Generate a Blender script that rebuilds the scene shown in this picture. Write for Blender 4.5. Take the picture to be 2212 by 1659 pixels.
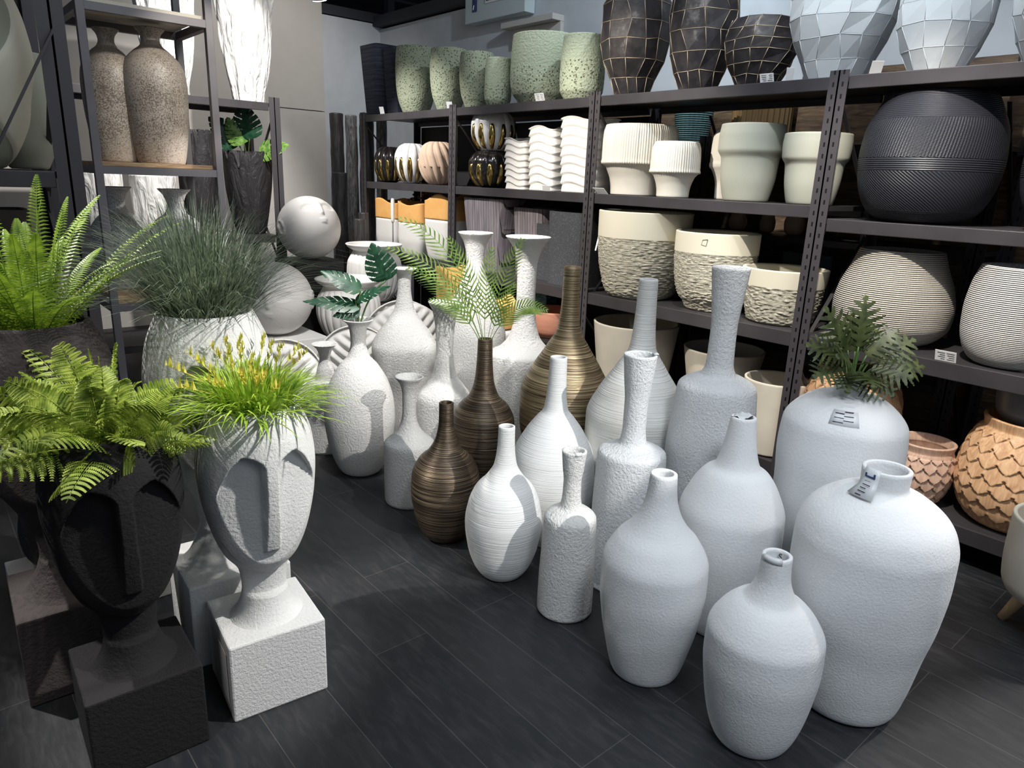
import bpy, bmesh, math, random
from mathutils import Vector, Matrix, noise
random.seed(7)
PI=math.pi
for o in list(bpy.data.objects): bpy.data.objects.remove(o)
SC=bpy.context.scene; COL=SC.collection
# ---------------- camera ----------------
cd=bpy.data.cameras.new('camera'); cam=bpy.data.objects.new('camera',cd); COL.objects.link(cam)
cd.sensor_fit='HORIZONTAL'; cd.sensor_width=36; cd.lens=24.81; cd.clip_start=.05
def cam_matrix(pitch,roll,yaw):
    cp,sp=math.cos(pitch),math.sin(pitch)
    f=Vector((math.sin(yaw)*cp,math.cos(yaw)*cp,-sp)); r=Vector((math.cos(yaw),-math.sin(yaw),0)); d=f.cross(r)
    c,s=math.cos(roll),math.sin(roll); r2=c*r+s*d; d2=-s*r+c*d
    m=Matrix((r2,-d2,-f)).transposed().to_4x4(); m.translation=Vector((0,0,1.6)); return m
cam.matrix_world=cam_matrix(.281431,-.039223,.716015)
SC.camera=cam
# ---------------- world, exposure, lights ----------------
w=bpy.data.worlds.new('world'); SC.world=w; w.use_nodes=True
w.node_tree.nodes['Background'].inputs[0].default_value=(.72,.82,1,1); w.node_tree.nodes['Background'].inputs[1].default_value=.17
SC.view_settings.view_transform='Standard'; SC.view_settings.look='None'; SC.view_settings.gamma=1; SC.view_settings.use_curve_mapping=False
SC.view_settings.exposure=0.0
def aim(o,loc,to):
    o.location=loc; o.rotation_euler=(Vector(to)-Vector(loc)).to_track_quat('-Z','Y').to_euler()
def spot(loc,to,power,angle,blend=.5,size=.03,col=(1,.97,.92)):
    l=bpy.data.lights.new('spot_light','SPOT'); l.energy=power; l.spot_size=math.radians(angle); l.spot_blend=blend; l.shadow_soft_size=size; l.color=col
    o=bpy.data.objects.new('spot_light',l); COL.objects.link(o); aim(o,loc,to); return o
def area(loc,to,power,sx,sy,col):
    l=bpy.data.lights.new('fill_light','AREA'); l.shape='RECTANGLE'; l.size=sx; l.size_y=sy; l.energy=power; l.color=col
    o=bpy.data.objects.new('fill_light',l); COL.objects.link(o); aim(o,loc,to); return o
WARM=(1,.93,.83); COOL=(.78,.88,1); NEU=(1,.97,.93)
KEY=[
 ((1.95,-1.4,3.15),(1.62,3.0,.28),620,21,.18,.02,NEU),
 ((2.35,.15,2.95),(.70,2.0,.66),540,24,.35,.03,NEU),
 ((1.5,2.4,3.3),(2.6,3.9,.4),430,44,.5,.03,NEU),
 ((-.7,3.5,3.1),(.66,2.3,.55),520,30,.4,.03,NEU),
 ((1.0,3.2,3.3),(3.6,3.1,1.25),500,46,.6,.03,WARM),
 ((1.7,.9,3.4),(3.6,1.45,.85),520,42,.6,.03,WARM),
 ((1.4,5.2,3.4),(3.6,5.2,1.2),520,46,.6,.03,NEU),
 ((1.9,4.3,3.4),(1.9,6.3,2.0),480,54,.5,.03,NEU),
 ((2.5,3.6,2.2),(1.1,4.22,1.38),120,24,.6,.03,NEU),
 ((1.5,3.0,2.7),(1.2,4.25,1.9),60,34,.6,.03,WARM),
 ((.2,1.5,3.3),(.3,2.5,1.1),130,36,.6,.03,NEU),
 ((3.0,5.6,4.1),(3.2,8.0,1.9),165,85,.8,.05,(1,.97,.93)),
 ((3.4,2.4,3.9),(4.7,4.0,2.7),170,85,.8,.05,(.78,.9,1)),
 ((3.2,-.9,3.3),(2.6,.8,.3),75,34,.8,.03,NEU),
 ((.5,-.6,3.3),(1.95,1.05,.45),230,46,.8,.35,(.88,.94,1)),  # added soft fill for the front vases
 ((4.25,-.15,3.2),(2.75,.35,0),420,40,.6,.08,(1,.93,.88)),  # added spot, makes the sheen on the right floor tiles
 ((-.6,1.2,3.2),(-.05,2.05,0),120,34,.7,.08,(1,.95,.9)),
 ((1.9,1.6,4.1),(3.65,1.9,2.35),230,48,.7,.06,(.86,.94,1)),
 ((1.9,3.9,4.1),(3.65,3.7,2.35),110,50,.7,.06,(.95,.98,1)),
]
for k in KEY: spot(*k)
area((1.2,-1.6,3.0),(2.2,1.6,.3),26,2.0,1.6,(.86,.93,1))  # added soft fill from behind the viewpoint, unseen source
area((1.8,1.6,4.0),(1.8,1.9,0),62,2.6,2.6,(.86,.93,1))  # added soft overhead fill, not a ceiling panel
# ---------------- materials ----------------
class NT:
    def __init__(s,name):
        s.m=bpy.data.materials.new(name); s.m.use_nodes=True; s.t=s.m.node_tree; s.b=s.t.nodes['Principled BSDF']
    def n(s,typ,inp=None,**kw):
        x=s.t.nodes.new('ShaderNode'+typ)
        for k,v in kw.items(): setattr(x,k,v)
        for k,v in (inp or {}).items():
            if isinstance(v,bpy.types.NodeSocket): s.t.links.new(v,x.inputs[k])
            else: x.inputs[k].default_value=v
        return x
    def set(s,k,v):
        if isinstance(v,bpy.types.NodeSocket): s.t.links.new(v,s.b.inputs[k])
        else: s.b.inputs[k].default_value=v
    def math(s,op,a,b=0.0,c=None):
        d={0:a,1:b}
        if c is not None: d[2]=c
        return s.n('Math',d,operation=op).outputs[0]
    def obj(s): return s.n('TexCoord').outputs['Object']
    def uv(s): return s.n('TexCoord').outputs['UV']
    def map(s,v,scale=(1,1,1),loc=(0,0,0)): return s.n('Mapping',{'Vector':v,'Scale':scale,'Location':loc}).outputs[0]
    def noise(s,v,scale,detail=3,rough=.5,dist=0): return s.n('TexNoise',{'Vector':v,'Scale':scale,'Detail':detail,'Roughness':rough,'Distortion':dist}).outputs['Fac']
    def voro(s,v,scale): return s.n('TexVoronoi',{'Vector':v,'Scale':scale}).outputs['Distance']
    def ramp(s,f,stops):
        r=s.n('ValToRGB',{'Fac':f}); e=r.color_ramp.elements
        while len(e)<len(stops): e.new(.5)
        for i,(p,c) in enumerate(stops): e[i].position=p; e[i].color=(*c,1) if len(c)==3 else c
        return r.outputs[0]
    def bump(s,h,strength=.5,dist=.01,normal=None):
        d={'Height':h,'Strength':strength,'Distance':dist}
        if normal is not None: d['Normal']=normal
        return s.n('Bump',d).outputs[0]
def g(v): return (v,v,v)
def basic(name,col,rough=.6,metal=0.0,bs=0,bstr=.3,bd=.004,var=.0,spec=.4,coat=0):
    t=NT(name); o=t.obj()
    if var:
        f=t.noise(o,6,4); c0=tuple(max(0,c*(1-var)) for c in col); c1=tuple(min(1,c*(1+var)) for c in col)
        t.set('Base Color',t.ramp(f,[(.35,c0),(.65,c1)]))
    else: t.set('Base Color',(*col,1))
    t.set('Roughness',rough); t.set('Metallic',metal); t.set('Specular IOR Level',spec)
    if coat: t.set('Coat Weight',coat); t.set('Coat Roughness',.06)
    if bs: t.set('Normal',t.bump(t.noise(o,bs,5,.6),bstr,bd))
    return t.m
M={}
M['smooth_white']=basic('smooth_white',(.73,.74,.75),.75,bs=130,bstr=.6,bd=.004,var=.03)
def pebbly(name,col,scale=92,st=1.0,bd=.010):
    t=NT(name); o=t.obj(); a=t.noise(o,scale,4,.65); v=t.voro(o,scale*.9)
    h=t.math('ADD',t.math('MULTIPLY',a,1.0),t.math('MULTIPLY',t.math('LESS_THAN',v,.28),.35))
    t.set('Base Color',(*col,1)); t.set('Roughness',.85); t.set('Specular IOR Level',.25); t.set('Normal',t.bump(h,st,bd)); return t.m
M['pebble_white']=pebbly('pebble_white',(.76,.75,.73))
M['pebble_grey_white']=pebbly('pebble_grey_white',(.68,.69,.70))
M['face_white']=pebbly('face_white',(.66,.66,.65),110,.8,.005)
M['face_black']=pebbly('face_black',(.013,.012,.013),100,.8,.005)
M['face_black_tall']=pebbly('face_black_tall',(.05,.042,.042),80,.9,.006)
def striated(name,c0,c1,c2,metal,rough,bst,dens=1.0):
    t=NT(name); o=t.obj(); m=t.map(o,(2,2,235*dens)); f=t.noise(m,1.0,3,.6); m2=t.map(o,(3,3,560*dens)); f2=t.noise(m2,1.0,2,.6)
    h=t.math('ADD',f,t.math('MULTIPLY',f2,.5))
    t.set('Base Color',t.ramp(h,[(.55,c0),(.75,c1),(.98,c2)])); t.set('Metallic',metal); t.set('Roughness',rough)
    t.set('Normal',t.bump(h,bst,.006)); return t.m
M['stri_white']=striated('striated_white',(.70,.70,.69),(.75,.75,.74),(.78,.78,.77),0,.85,.55)
M['stri_cream']=striated('striated_cream',(.70,.69,.66),(.76,.75,.72),(.80,.79,.76),0,.85,.8,.8)
M['bronze_dark']=striated('brushed_bronze_dark',(.018,.012,.009),(.07,.05,.035),(.34,.26,.16),.6,.38,.5,1.2)
M['bronze_light']=striated('brushed_bronze_light',(.05,.032,.02),(.26,.19,.11),(.75,.62,.38),.55,.4,.7,.8)
def speck(name,base,dots,scale,thr,bst=.3,rough=.8,grad=None,bd=.004):
    t=NT(name); o=t.obj(); v=t.voro(o,scale); n=t.noise(o,scale*.35,3)
    k=t.math('LESS_THAN',t.math('ADD',v,t.math('MULTIPLY',n,.35)),thr)
    if grad is not None:
        z=t.n('SeparateXYZ',{0:o}).outputs[2]; k=t.math('MULTIPLY',k,t.math('LESS_THAN',z,grad))
    mx=t.n('Mix',{'Factor':k},data_type='RGBA'); mx.inputs[6].default_value=(*base,1); mx.inputs[7].default_value=(*dots,1)
    t.set('Base Color',mx.outputs[2]); t.set('Roughness',rough)
    t.set('Normal',t.bump(t.math('SUBTRACT',t.noise(o,scale*1.2,4),k),bst,bd)); return t.m
M['green_pitted']=speck('green_pitted',(.31,.34,.24),(.09,.10,.06),58,.46,.9,bd=.01)
M['green_half']=speck('green_half_pitted',(.38,.42,.30),(.12,.12,.07),56,.48,.9,grad=.235,bd=.01)
M['green_half_s']=speck('green_half_pitted_small',(.38,.42,.30),(.12,.12,.07),60,.48,.9,grad=.17,bd=.01)
def mottled(name,c0,c1,c2,rough):
    t=NT(name); o=t.obj(); a=t.noise(o,150,3,.7); b=t.noise(o,4,3); h=t.math('ADD',t.math('MULTIPLY',a,.75),t.math('MULTIPLY',b,.35)); t.set('Base Color',t.ramp(h,[(.46,c0),(.53,c1),(.64,c2)])); t.set('Roughness',rough); t.set('Normal',t.bump(a,.3,.003)); return t.m
M['speck_amber']=mottled('mottled_amber',(.13,.105,.085),(.34,.29,.24),(.46,.41,.36),.42)
M['speck_silver']=mottled('mottled_silver',(.2,.19,.19),(.5,.49,.48),(.66,.65,.63),.38)
M['facet_white']=speck('faceted_white',(.64,.67,.69),(.12,.12,.12),32,.16,.2,.8)
M['terrazzo_dark']=speck('speckled_charcoal',(.05,.052,.06),(.3,.31,.33),170,.36,.4,.9)
M['stone']=speck('fine_sandstone',(.37,.375,.315),(.30,.30,.25),220,.3,.15,.9)
def chisel(name,top):
    t=NT(name); u=t.uv(); m=t.map(u,(26,150,1)); f=t.noise(m,1.0,2,.5,.6); m2=t.map(u,(60,60,1)); f2=t.noise(m2,1,3,.6)
    z=t.n('SeparateXYZ',{0:t.obj()}).outputs[2]; k=t.math('LESS_THAN',z,top)
    h=t.math('MULTIPLY',t.math('ADD',t.math('MULTIPLY',t.n('MapRange',{'Value':f,'From Min':.4,'From Max':.6}).outputs[0],1.0),t.math('MULTIPLY',f2,.3)),k)
    t.set('Base Color',(.66,.62,.50,1)); t.set('Roughness',.85); t.set('Normal',t.bump(h,1.0,.02)); return t.m
M['chisel_l']=chisel('chiselled_cream_large',.375); M['chisel_m']=chisel('chiselled_cream_medium',.335); M['chisel_s']=chisel('chiselled_cream_small',.2)
def woven(name,col,nu,nv,st,dist,dark=None,rough=.8,metal=0):
    t=NT(name); s=t.n('SeparateXYZ',{0:t.uv()}); 
    a=t.math('SINE',t.math('MULTIPLY',s.outputs[1],nv*2*PI)); b=t.math('SINE',t.math('MULTIPLY',s.outputs[0],nu*2*PI))
    h=t.math('ADD',a,t.math('MULTIPLY',b,.14))
    t.set('Base Color',t.ramp(t.math('MULTIPLY_ADD',h,.33,.5),[(.1,dark or tuple(c*.58 for c in col)),(.5,col)])); t.set('Roughness',rough); t.set('Metallic',metal)
    t.set('Normal',t.bump(h,st,dist)); return t.m
M['woven_cream']=woven('woven_cream',(.62,.57,.50),120,54,.9,.006)
M['woven_white']=woven('woven_white',(.74,.72,.70),120,56,.9,.006)
M['woven_teal']=woven('woven_teal',(.25,.45,.45),26,26,1,.02,(.01,.03,.035))
def barrelmat():
    t=NT('black_ribbed_ceramic'); s=t.n('SeparateXYZ',{0:t.uv()}); u,v=s.outputs[0],s.outputs[1]
    ring=t.math('SINE',t.math('MULTIPLY',v,72*2*PI))
    d1=t.math('SINE',t.math('MULTIPLY',t.math('ADD',t.math('MULTIPLY',u,110),t.math('MULTIPLY',v,50)),2*PI))
    d2=t.math('SINE',t.math('MULTIPLY',t.math('SUBTRACT',t.math('MULTIPLY',v,60),t.math('MULTIPLY',u,40)),2*PI))
    band=t.math('LESS_THAN',t.math('ABSOLUTE',t.math('SUBTRACT',v,.66)),.13)
    band2=t.math('LESS_THAN',t.math('ABSOLUTE',t.math('SUBTRACT',v,.30)),.14)
    h=t.math('ADD',t.math('ADD',t.math('MULTIPLY',ring,t.math('SUBTRACT',1.0,t.math('MAXIMUM',band,band2))),t.math('MULTIPLY',t.math('MULTIPLY',d1,d2),band)),t.math('MULTIPLY',d1,t.math('MULTIPLY',band2,.6)))
    t.set('Base Color',(.022,.023,.03,1)); t.set('Roughness',.42); t.set('Normal',t.bump(h,.5,.004)); return t.m
M['barrel']=barrelmat()
def wood(name,c0,c1,sx=(4,60,4),rough=.6,coat=0):
    t=NT(name); o=t.obj(); f=t.noise(t.map(o,sx),1.0,4,.6,1.5)
    t.set('Base Color',t.ramp(f,[(.3,c0),(.7,c1)])); t.set('Roughness',rough); t.set('Normal',t.bump(f,.25,.004)); return t.m
M['wood_scale']=wood('scale_carved_wood',(.46,.25,.12),(.72,.46,.27),(45,45,2.5))
M['wood_pink']=wood('pale_pink_wood',(.44,.27,.19),(.64,.44,.33),(45,45,2.5))
M['wood_plank']=wood('reclaimed_wood',(.30,.17,.08),(.62,.42,.24),(6,60,60))
M['wood_leg']=wood('beech_wood',(.55,.38,.20),(.68,.5,.3),(40,40,4))
M['charred']=wood('charred_bark',(.012,.011,.012),(.07,.065,.065),(40,40,4),.5)
M['bark_grey']=wood('grey_bark',(.03,.03,.03),(.32,.31,.31),(50,50,8),.45)
M['terracotta']=wood('terracotta',(.48,.20,.13),(.58,.28,.19),(5,5,25))
M['orange']=wood('orange_glaze',(.72,.36,.10),(.78,.44,.15),(5,5,5))
M['white_glaze']=basic('white_glaze',(.74,.73,.70),.7,bs=40,bstr=.3)
def plankmat():
    t=NT('grey_plank_stone'); o=t.obj(); s=t.n('SeparateXYZ',{0:o}); n1=t.noise(t.map(o,(1,14,2)),1.5,2)
    u=t.math('FRACT',t.math('ADD',t.math('MULTIPLY',s.outputs[1],34.0),t.math('MULTIPLY',n1,.8))); k=t.math('LESS_THAN',u,.10)
    f=t.noise(t.map(o,(40,40,5)),1,4); h=t.math('SUBTRACT',f,k)
    t.set('Base Color',t.ramp(h,[(.0,(.03,.026,.03)),(.3,(.15,.13,.145)),(.75,(.27,.24,.26))])); t.set('Roughness',.85); t.set('Normal',t.bump(h,.8,.008)); return t.m
M['plank_grey']=plankmat()
M['dark_planter']=striated('dark_striated',(.010,.012,.024),(.026,.029,.048),(.045,.05,.075),0,.9,.4,.35)
M['cream_plain']=basic('cream_plain',(.60,.55,.46),.8,bs=60,bstr=.15,var=.05)
M['wavy_white']=basic('wavy_white',(.76,.73,.69),.85,bs=25,bstr=.4,bd=.006,var=.06)
M['ribbed_cream']=basic('ribbed_cream',(.68,.64,.56),.85,bs=60,bstr=.2,var=.04)
M['tan']=basic('tan_matte',(.58,.42,.31),.8,bs=50,bstr=.2,var=.05)
M['white_gloss']=basic('white_gloss',(.74,.73,.73),.35,bs=20,bstr=.1,coat=.5)
M['black_gloss']=basic('black_gloss',(.012,.010,.010),.18,coat=.6)
M['gold']=basic('gold',(.55,.40,.13),.18,1.0)
def vinemat():
    t=NT('dark_bronze_vine'); o=t.obj(); f=t.noise(o,9,5,.6)
    t.set('Base Color',t.ramp(f,[(.42,(.024,.021,.024)),(.60,(.055,.048,.048)),(.76,(.26,.24,.23))])); t.set('Roughness',.5); t.set('Metallic',.2); t.set('Normal',t.bump(f,.3,.01)); return t.m
M['vine']=vinemat(); M['seam']=basic('pale_bronze_seam',(.42,.34,.24),.5,.4)
def veined():
    t=NT('black_veined_stone'); o=t.obj(); f=t.noise(t.map(o,(1,1,.35)),7,4,.55,2.2)
    a=t.math('ABSOLUTE',t.math('SUBTRACT',f,.5)); t.set('Base Color',t.ramp(a,[(.0,(.10,.095,.095)),(.006,(.02,.018,.02)),(1,(.02,.018,.02))])); t.set('Roughness',.6); t.set('Normal',t.bump(f,.8,.03)); return t.m
M['veined']=veined()
def whitebark():
    t=NT('white_relief_bark'); o=t.obj(); f=t.noise(t.map(o,(1,1,.25)),16,3,.5,1.2); t.set('Base Color',(.72,.71,.69,1)); t.set('Roughness',.8); t.set('Normal',t.bump(f,1,.04)); return t.m
M['white_bark']=whitebark()
M['ceramic_smooth']=basic('ball_white',(.66,.64,.62),.7,bs=120,bstr=.12,bd=.002)
M['swirl_a']=basic('swirl_sage',(.33,.33,.26),.8,bs=30,bstr=.2)
def swirlmat(H):
    t=NT('swirl_two_tone'); s=t.n('SeparateXYZ',{0:t.obj()}); zz=t.math('MULTIPLY',s.outputs[2],1/H)
    a=t.math('ARCTAN2',s.outputs[1],s.outputs[0]); w_=t.math('MULTIPLY',t.math('SINE',t.math('MULTIPLY',zz,5.0)),.8)
    q=t.math('SINE',t.math('MULTIPLY',t.math('ADD',t.math('ADD',a,t.math('MULTIPLY',zz,1.6)),w_),3.0))
    mx=t.n('Mix',{'Factor':t.math('GREATER_THAN',q,0.0)},data_type='RGBA'); mx.inputs[6].default_value=(.24,.245,.19,1); mx.inputs[7].default_value=(.55,.52,.42,1)
    t.set('Base Color',mx.outputs[2]); t.set('Roughness',.85); t.set('Normal',t.bump(t.noise(t.obj(),30,4),.2,.004)); return t.m
M['swirl_b']=swirlmat(.66)
M['dark_clay']=basic('dark_clay',(.06,.05,.045),.7)
M['steel']=basic('powder_coated_steel',(.055,.05,.055),.45,.3,bs=200,bstr=.08,var=.12)
M['steel_grey']=basic('grey_painted_steel',(.17,.16,.17),.55,.2,var=.08)
def postmat():
    t=NT('perforated_steel'); o=t.obj(); s=t.n('SeparateXYZ',{0:o}); z=t.math('FRACT',t.math('MULTIPLY',s.outputs[2],19.0))
    dz=t.math('ABSOLUTE',t.math('SUBTRACT',z,.5)); k=t.math('LESS_THAN',dz,.2)
    y=t.math('ABSOLUTE',t.math('SUBTRACT',t.math('ABSOLUTE',s.outputs[1]),.022)); k=t.math('MULTIPLY',k,t.math('LESS_THAN',y,.0045))
    mx=t.n('Mix',{'Factor':k},data_type='RGBA'); mx.inputs[6].default_value=(.06,.054,.06,1); mx.inputs[7].default_value=(.004,.004,.005,1)
    t.set('Base Color',mx.outputs[2]); t.set('Roughness',.5); t.set('Metallic',.2); t.set('Normal',t.bump(t.math('SUBTRACT',1.0,k),.6,.004)); return t.m
M['post']=postmat()
M['plinth_black']=basic('black_plinth',(.02,.018,.02),.6,bs=60,bstr=.1)
M['plinth_white']=basic('white_plinth',(.70,.69,.67),.7)
M['card']=basic('white_card',(.8,.8,.8),.6); M['sticker']=basic('grey_sticker',(.62,.64,.66),.35); M['ink']=basic('ink',(.03,.03,.04),.6); M['ink_blue']=basic('blue_ink',(.04,.07,.2),.6)
M['soil']=basic('dark_filling',(.02,.017,.012),.95)
M['acrylic']=basic('grey_plastic',(.16,.17,.18),.3)
def leafm(name,c0,c1,rough=.45,trans=.25,sc=30):
    t=NT(name); o=t.obj(); f=t.noise(o,sc,2); r=t.ramp(f,[(.35,c0),(.65,c1)]); t.set('Base Color',r); t.set('Roughness',rough)
    tr=t.n('BsdfTranslucent',{'Color':r}); mx=t.n('MixShader',{0:trans,1:t.b.outputs[0],2:tr.outputs[0]})
    t.t.links.new(mx.outputs[0],t.t.nodes['Material Output'].inputs[0]); return t.m
M['fern']=leafm('fern_green',(.10,.18,.012),(.27,.39,.035)); M['fern_lace']=leafm('lace_fern_green',(.12,.19,.012),(.46,.55,.10))
M['blue_grass']=leafm('blue_green_grass',(.055,.085,.055),(.25,.30,.20)); M['lime_grass']=leafm('lime_grass',(.20,.36,.02),(.50,.66,.09)); M['wheat']=leafm('yellow_ear',(.48,.50,.05),(.78,.66,.13))
M['palm']=leafm('palm_green',(.10,.20,.03),(.26,.38,.09)); M['monstera']=leafm('monstera_green',(.008,.045,.022),(.022,.085,.04),.42,.08); M['monstera_light']=leafm('monstera_light_green',(.08,.2,.03),(.25,.42,.1),.35,.2)
M['philo']=leafm('olive_green_leaf',(.020,.030,.006),(.065,.085,.022),.5,.1); M['stem']=leafm('stem_green',(.06,.12,.03),(.1,.18,.05)); M['berry']=basic('brown_pink_berry',(.25,.12,.11),.5)
def floormat():
    t=NT('black_plank_tile'); o=t.obj(); s=t.n('SeparateXYZ',{0:o})
    c=t.n('CombineXYZ',{0:t.math('ADD',s.outputs[1],.18),1:t.math('SUBTRACT',s.outputs[0],.197)}).outputs[0]
    b=t.n('TexBrick',{'Vector':c,'Scale':1.0,'Mortar Size':.0016,'Mortar Smooth':.1,'Brick Width':1.25,'Row Height':.2108,'Color1':(.016,.018,.021,1),'Color2':(.023,.024,.026,1),'Mortar':(.065,.06,.06,1)}); b.offset=.37
    n=t.noise(t.map(o,(6,1.2,1)),7,6,.65,.5); n2=t.noise(o,160,3)
    ad=t.n('Mix',{'Factor':.5},data_type='RGBA',blend_type='ADD'); t.t.links.new(b.outputs['Color'],ad.inputs[6]); 
    r=t.ramp(n,[(.46,(0,0,0)),(.82,(.050,.044,.042))]); t.t.links.new(r,ad.inputs[7])
    t.set('Base Color',ad.outputs[2]); t.set('Roughness',t.n('MapRange',{'Value':n,'To Min':.32,'To Max':.62}).outputs[0]); t.set('Specular IOR Level',.35)
    t.set('Normal',t.bump(t.math('ADD',t.math('MULTIPLY',n2,.15),t.math('SUBTRACT',n,b.outputs['Fac'])),.25,.002)); return t.m
M['floor']=floormat()
M['wall']=basic('painted_plaster',(.56,.58,.61),.9,bs=40,bstr=.08,var=.04); M['wall_panel']=basic('wall_panel',(.56,.53,.49),.85,var=.02)
M['ceiling']=basic('black_ceiling',(.006,.006,.008),.9); M['beam']=basic('dark_beam',(.035,.037,.045),.7)
M['panel_box']=basic('pale_blue_steel',(.55,.62,.64),.5); M['glass_dark']=basic('dark_glass',(.03,.04,.05),.15)
M['brown_panel']=wood('brown_bark_panel',(.05,.03,.018),(.22,.14,.08),(30,4,30)); M['stripe_glass']=basic('amber_glass',(.30,.20,.10),.2,.5)
def marble():
    t=NT('green_marble'); f=t.noise(t.map(t.obj(),(4,4,9)),3,4,.6,2.5); t.set('Base Color',t.ramp(f,[(.4,(.02,.06,.07)),(.52,(.22,.38,.40)),(.6,(.03,.08,.08))])); t.set('Roughness',.3); return t.m
M['marble']=marble()
M['lamp_black']=basic('black_lamp',(.01,.01,.01),.5)
def emit():
    t=NT('lamp_glow'); t.set('Emission Color',(1,.96,.9,1)); t.set('Emission Strength',6.0); return t.m
M['glow']=emit()
# ---------------- object helpers ----------------
def tag(o,label=None,cat=None,group=None,kind=None):
    if label: o['label']=label
    if cat: o['category']=cat
    if group: o['group']=group
    if kind: o['kind']=kind
    return o
def empty(name,loc,label,cat,group=None,rz=0):
    o=bpy.data.objects.new(name,None); COL.objects.link(o); o.location=loc; o.rotation_euler=(0,0,rz); o.empty_display_size=.05
    return tag(o,label,cat,group)
def link(name,me,m,parent=None,loc=None,smooth=True):
    if m and not me.materials: me.materials.append(m)
    if smooth: me.polygons.foreach_set('use_smooth',[True]*len(me.polygons))
    o=bpy.data.objects.new(name,me); COL.objects.link(o)
    if parent: o.parent=parent
    if loc: o.location=loc
    return o
def mesh(name,vs,fs,uv=None):
    me=bpy.data.meshes.new(name); me.from_pydata([tuple(v) for v in vs],[],fs); 
    if uv:
        l=me.uv_layers.new(name='UVMap'); 
        for p in me.polygons:
            us=[uv[v] for v in p.vertices]
            wrap=max(u[0] for u in us)-min(u[0] for u in us)>.5
            for li,u in zip(p.loop_indices,us): l.data[li].uv=(u[0]+(1 if wrap and u[0]<.5 else 0),u[1])
    me.update(); return me
class MB:
    def __init__(s): s.v=[];s.f=[]
    def box(s,a,b,rot=None,c=None):
        x0,y0,z0=a;x1,y1,z1=b;i=len(s.v); p=[Vector(q) for q in ((x0,y0,z0),(x1,y0,z0),(x1,y1,z0),(x0,y1,z0),(x0,y0,z1),(x1,y0,z1),(x1,y1,z1),(x0,y1,z1))]
        if rot is not None: p=[rot@(q-Vector(c))+Vector(c) for q in p]
        s.v+=p; s.f+=[[i+k for k in q] for q in ((0,3,2,1),(4,5,6,7),(0,1,5,4),(1,2,6,5),(2,3,7,6),(3,0,4,7))]
    def bar(s,a,b,w,h=None):
        a=Vector(a);b=Vector(b);h=h or w; d=(b-a).normalized(); u=d.cross(Vector((0,0,1))); 
        if u.length<.01: u=Vector((1,0,0))
        u.normalize(); v=u.cross(d); i=len(s.v)
        for p in (a,b):
            for x,y in ((-1,-1),(1,-1),(1,1),(-1,1)): s.v.append(p+u*w/2*x+v*h/2*y)
        s.f+=[[i+k for k in q] for q in ((0,1,2,3),(7,6,5,4),(0,4,5,1),(1,5,6,2),(2,6,7,3),(3,7,4,0))]
    def tube(s,pts,rad,n=6,cap=True):
        pts=[Vector(p) for p in pts]; i0=len(s.v); rr=rad if hasattr(rad,'__len__') else [rad]*len(pts)
        up=Vector((0,0,1)) if abs((pts[-1]-pts[0]).normalized().z)<.9 else Vector((1,0,0))
        for k,p in enumerate(pts):
            d=(pts[min(k+1,len(pts)-1)]-pts[max(k-1,0)]).normalized(); u=d.cross(up).normalized(); v=u.cross(d)
            for j in range(n): a=2*PI*j/n; s.v.append(p+(u*math.cos(a)+v*math.sin(a))*rr[k])
        for k in range(len(pts)-1):
            for j in range(n): s.f.append([i0+k*n+j,i0+k*n+(j+1)%n,i0+(k+1)*n+(j+1)%n,i0+(k+1)*n+j])
        if cap: s.f.append([i0+j for j in range(n)][::-1]); s.f.append([i0+(len(pts)-1)*n+j for j in range(n)])
    def build(s,name,m,parent=None,loc=None,smooth=False,bevel=0):
        o=link(name,mesh(name,s.v,s.f),m,parent,loc,smooth)
        if bevel: bv=o.modifiers.new('bevel','BEVEL'); bv.width=bevel; bv.segments=2; bv.limit_method='ANGLE'
        return o
def resample(prof,step=.008):
    # monotone cubic through the outline points, by height
    n=len(prof); t=[0]
    for i in range(1,n): t.append(t[-1]+max(1e-4,math.hypot(prof[i][0]-prof[i-1][0],prof[i][1]-prof[i-1][1])))
    def pch(y):
        h=[t[i+1]-t[i] for i in range(n-1)]; d=[(y[i+1]-y[i])/h[i] for i in range(n-1)]; m=[d[0]]
        for i in range(1,n-1):
            if d[i-1]*d[i]<=0: m.append(0)
            else:
                w1=2*h[i]+h[i-1];w2=h[i]+2*h[i-1]; m.append((w1+w2)/(w1/d[i-1]+w2/d[i]))
        m.append(d[-1]); return h,m
    out=[]; hx,mx=pch([p[0] for p in prof]); hz,mz=pch([p[1] for p in prof])
    for i in range(n-1):
        k=max(1,int(hx[i]/step))
        for j in range(k):
            s=j/k; a=(1+2*s)*(1-s)**2; b=s*(1-s)**2; c=s*s*(3-2*s); e=s*s*(s-1)
            out.append((a*prof[i][0]+b*hx[i]*mx[i]+c*prof[i+1][0]+e*hx[i]*mx[i+1], a*prof[i][1]+b*hx[i]*mz[i]+c*prof[i+1][1]+e*hx[i]*mz[i+1]))
    out.append(tuple(prof[-1])); return out
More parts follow.
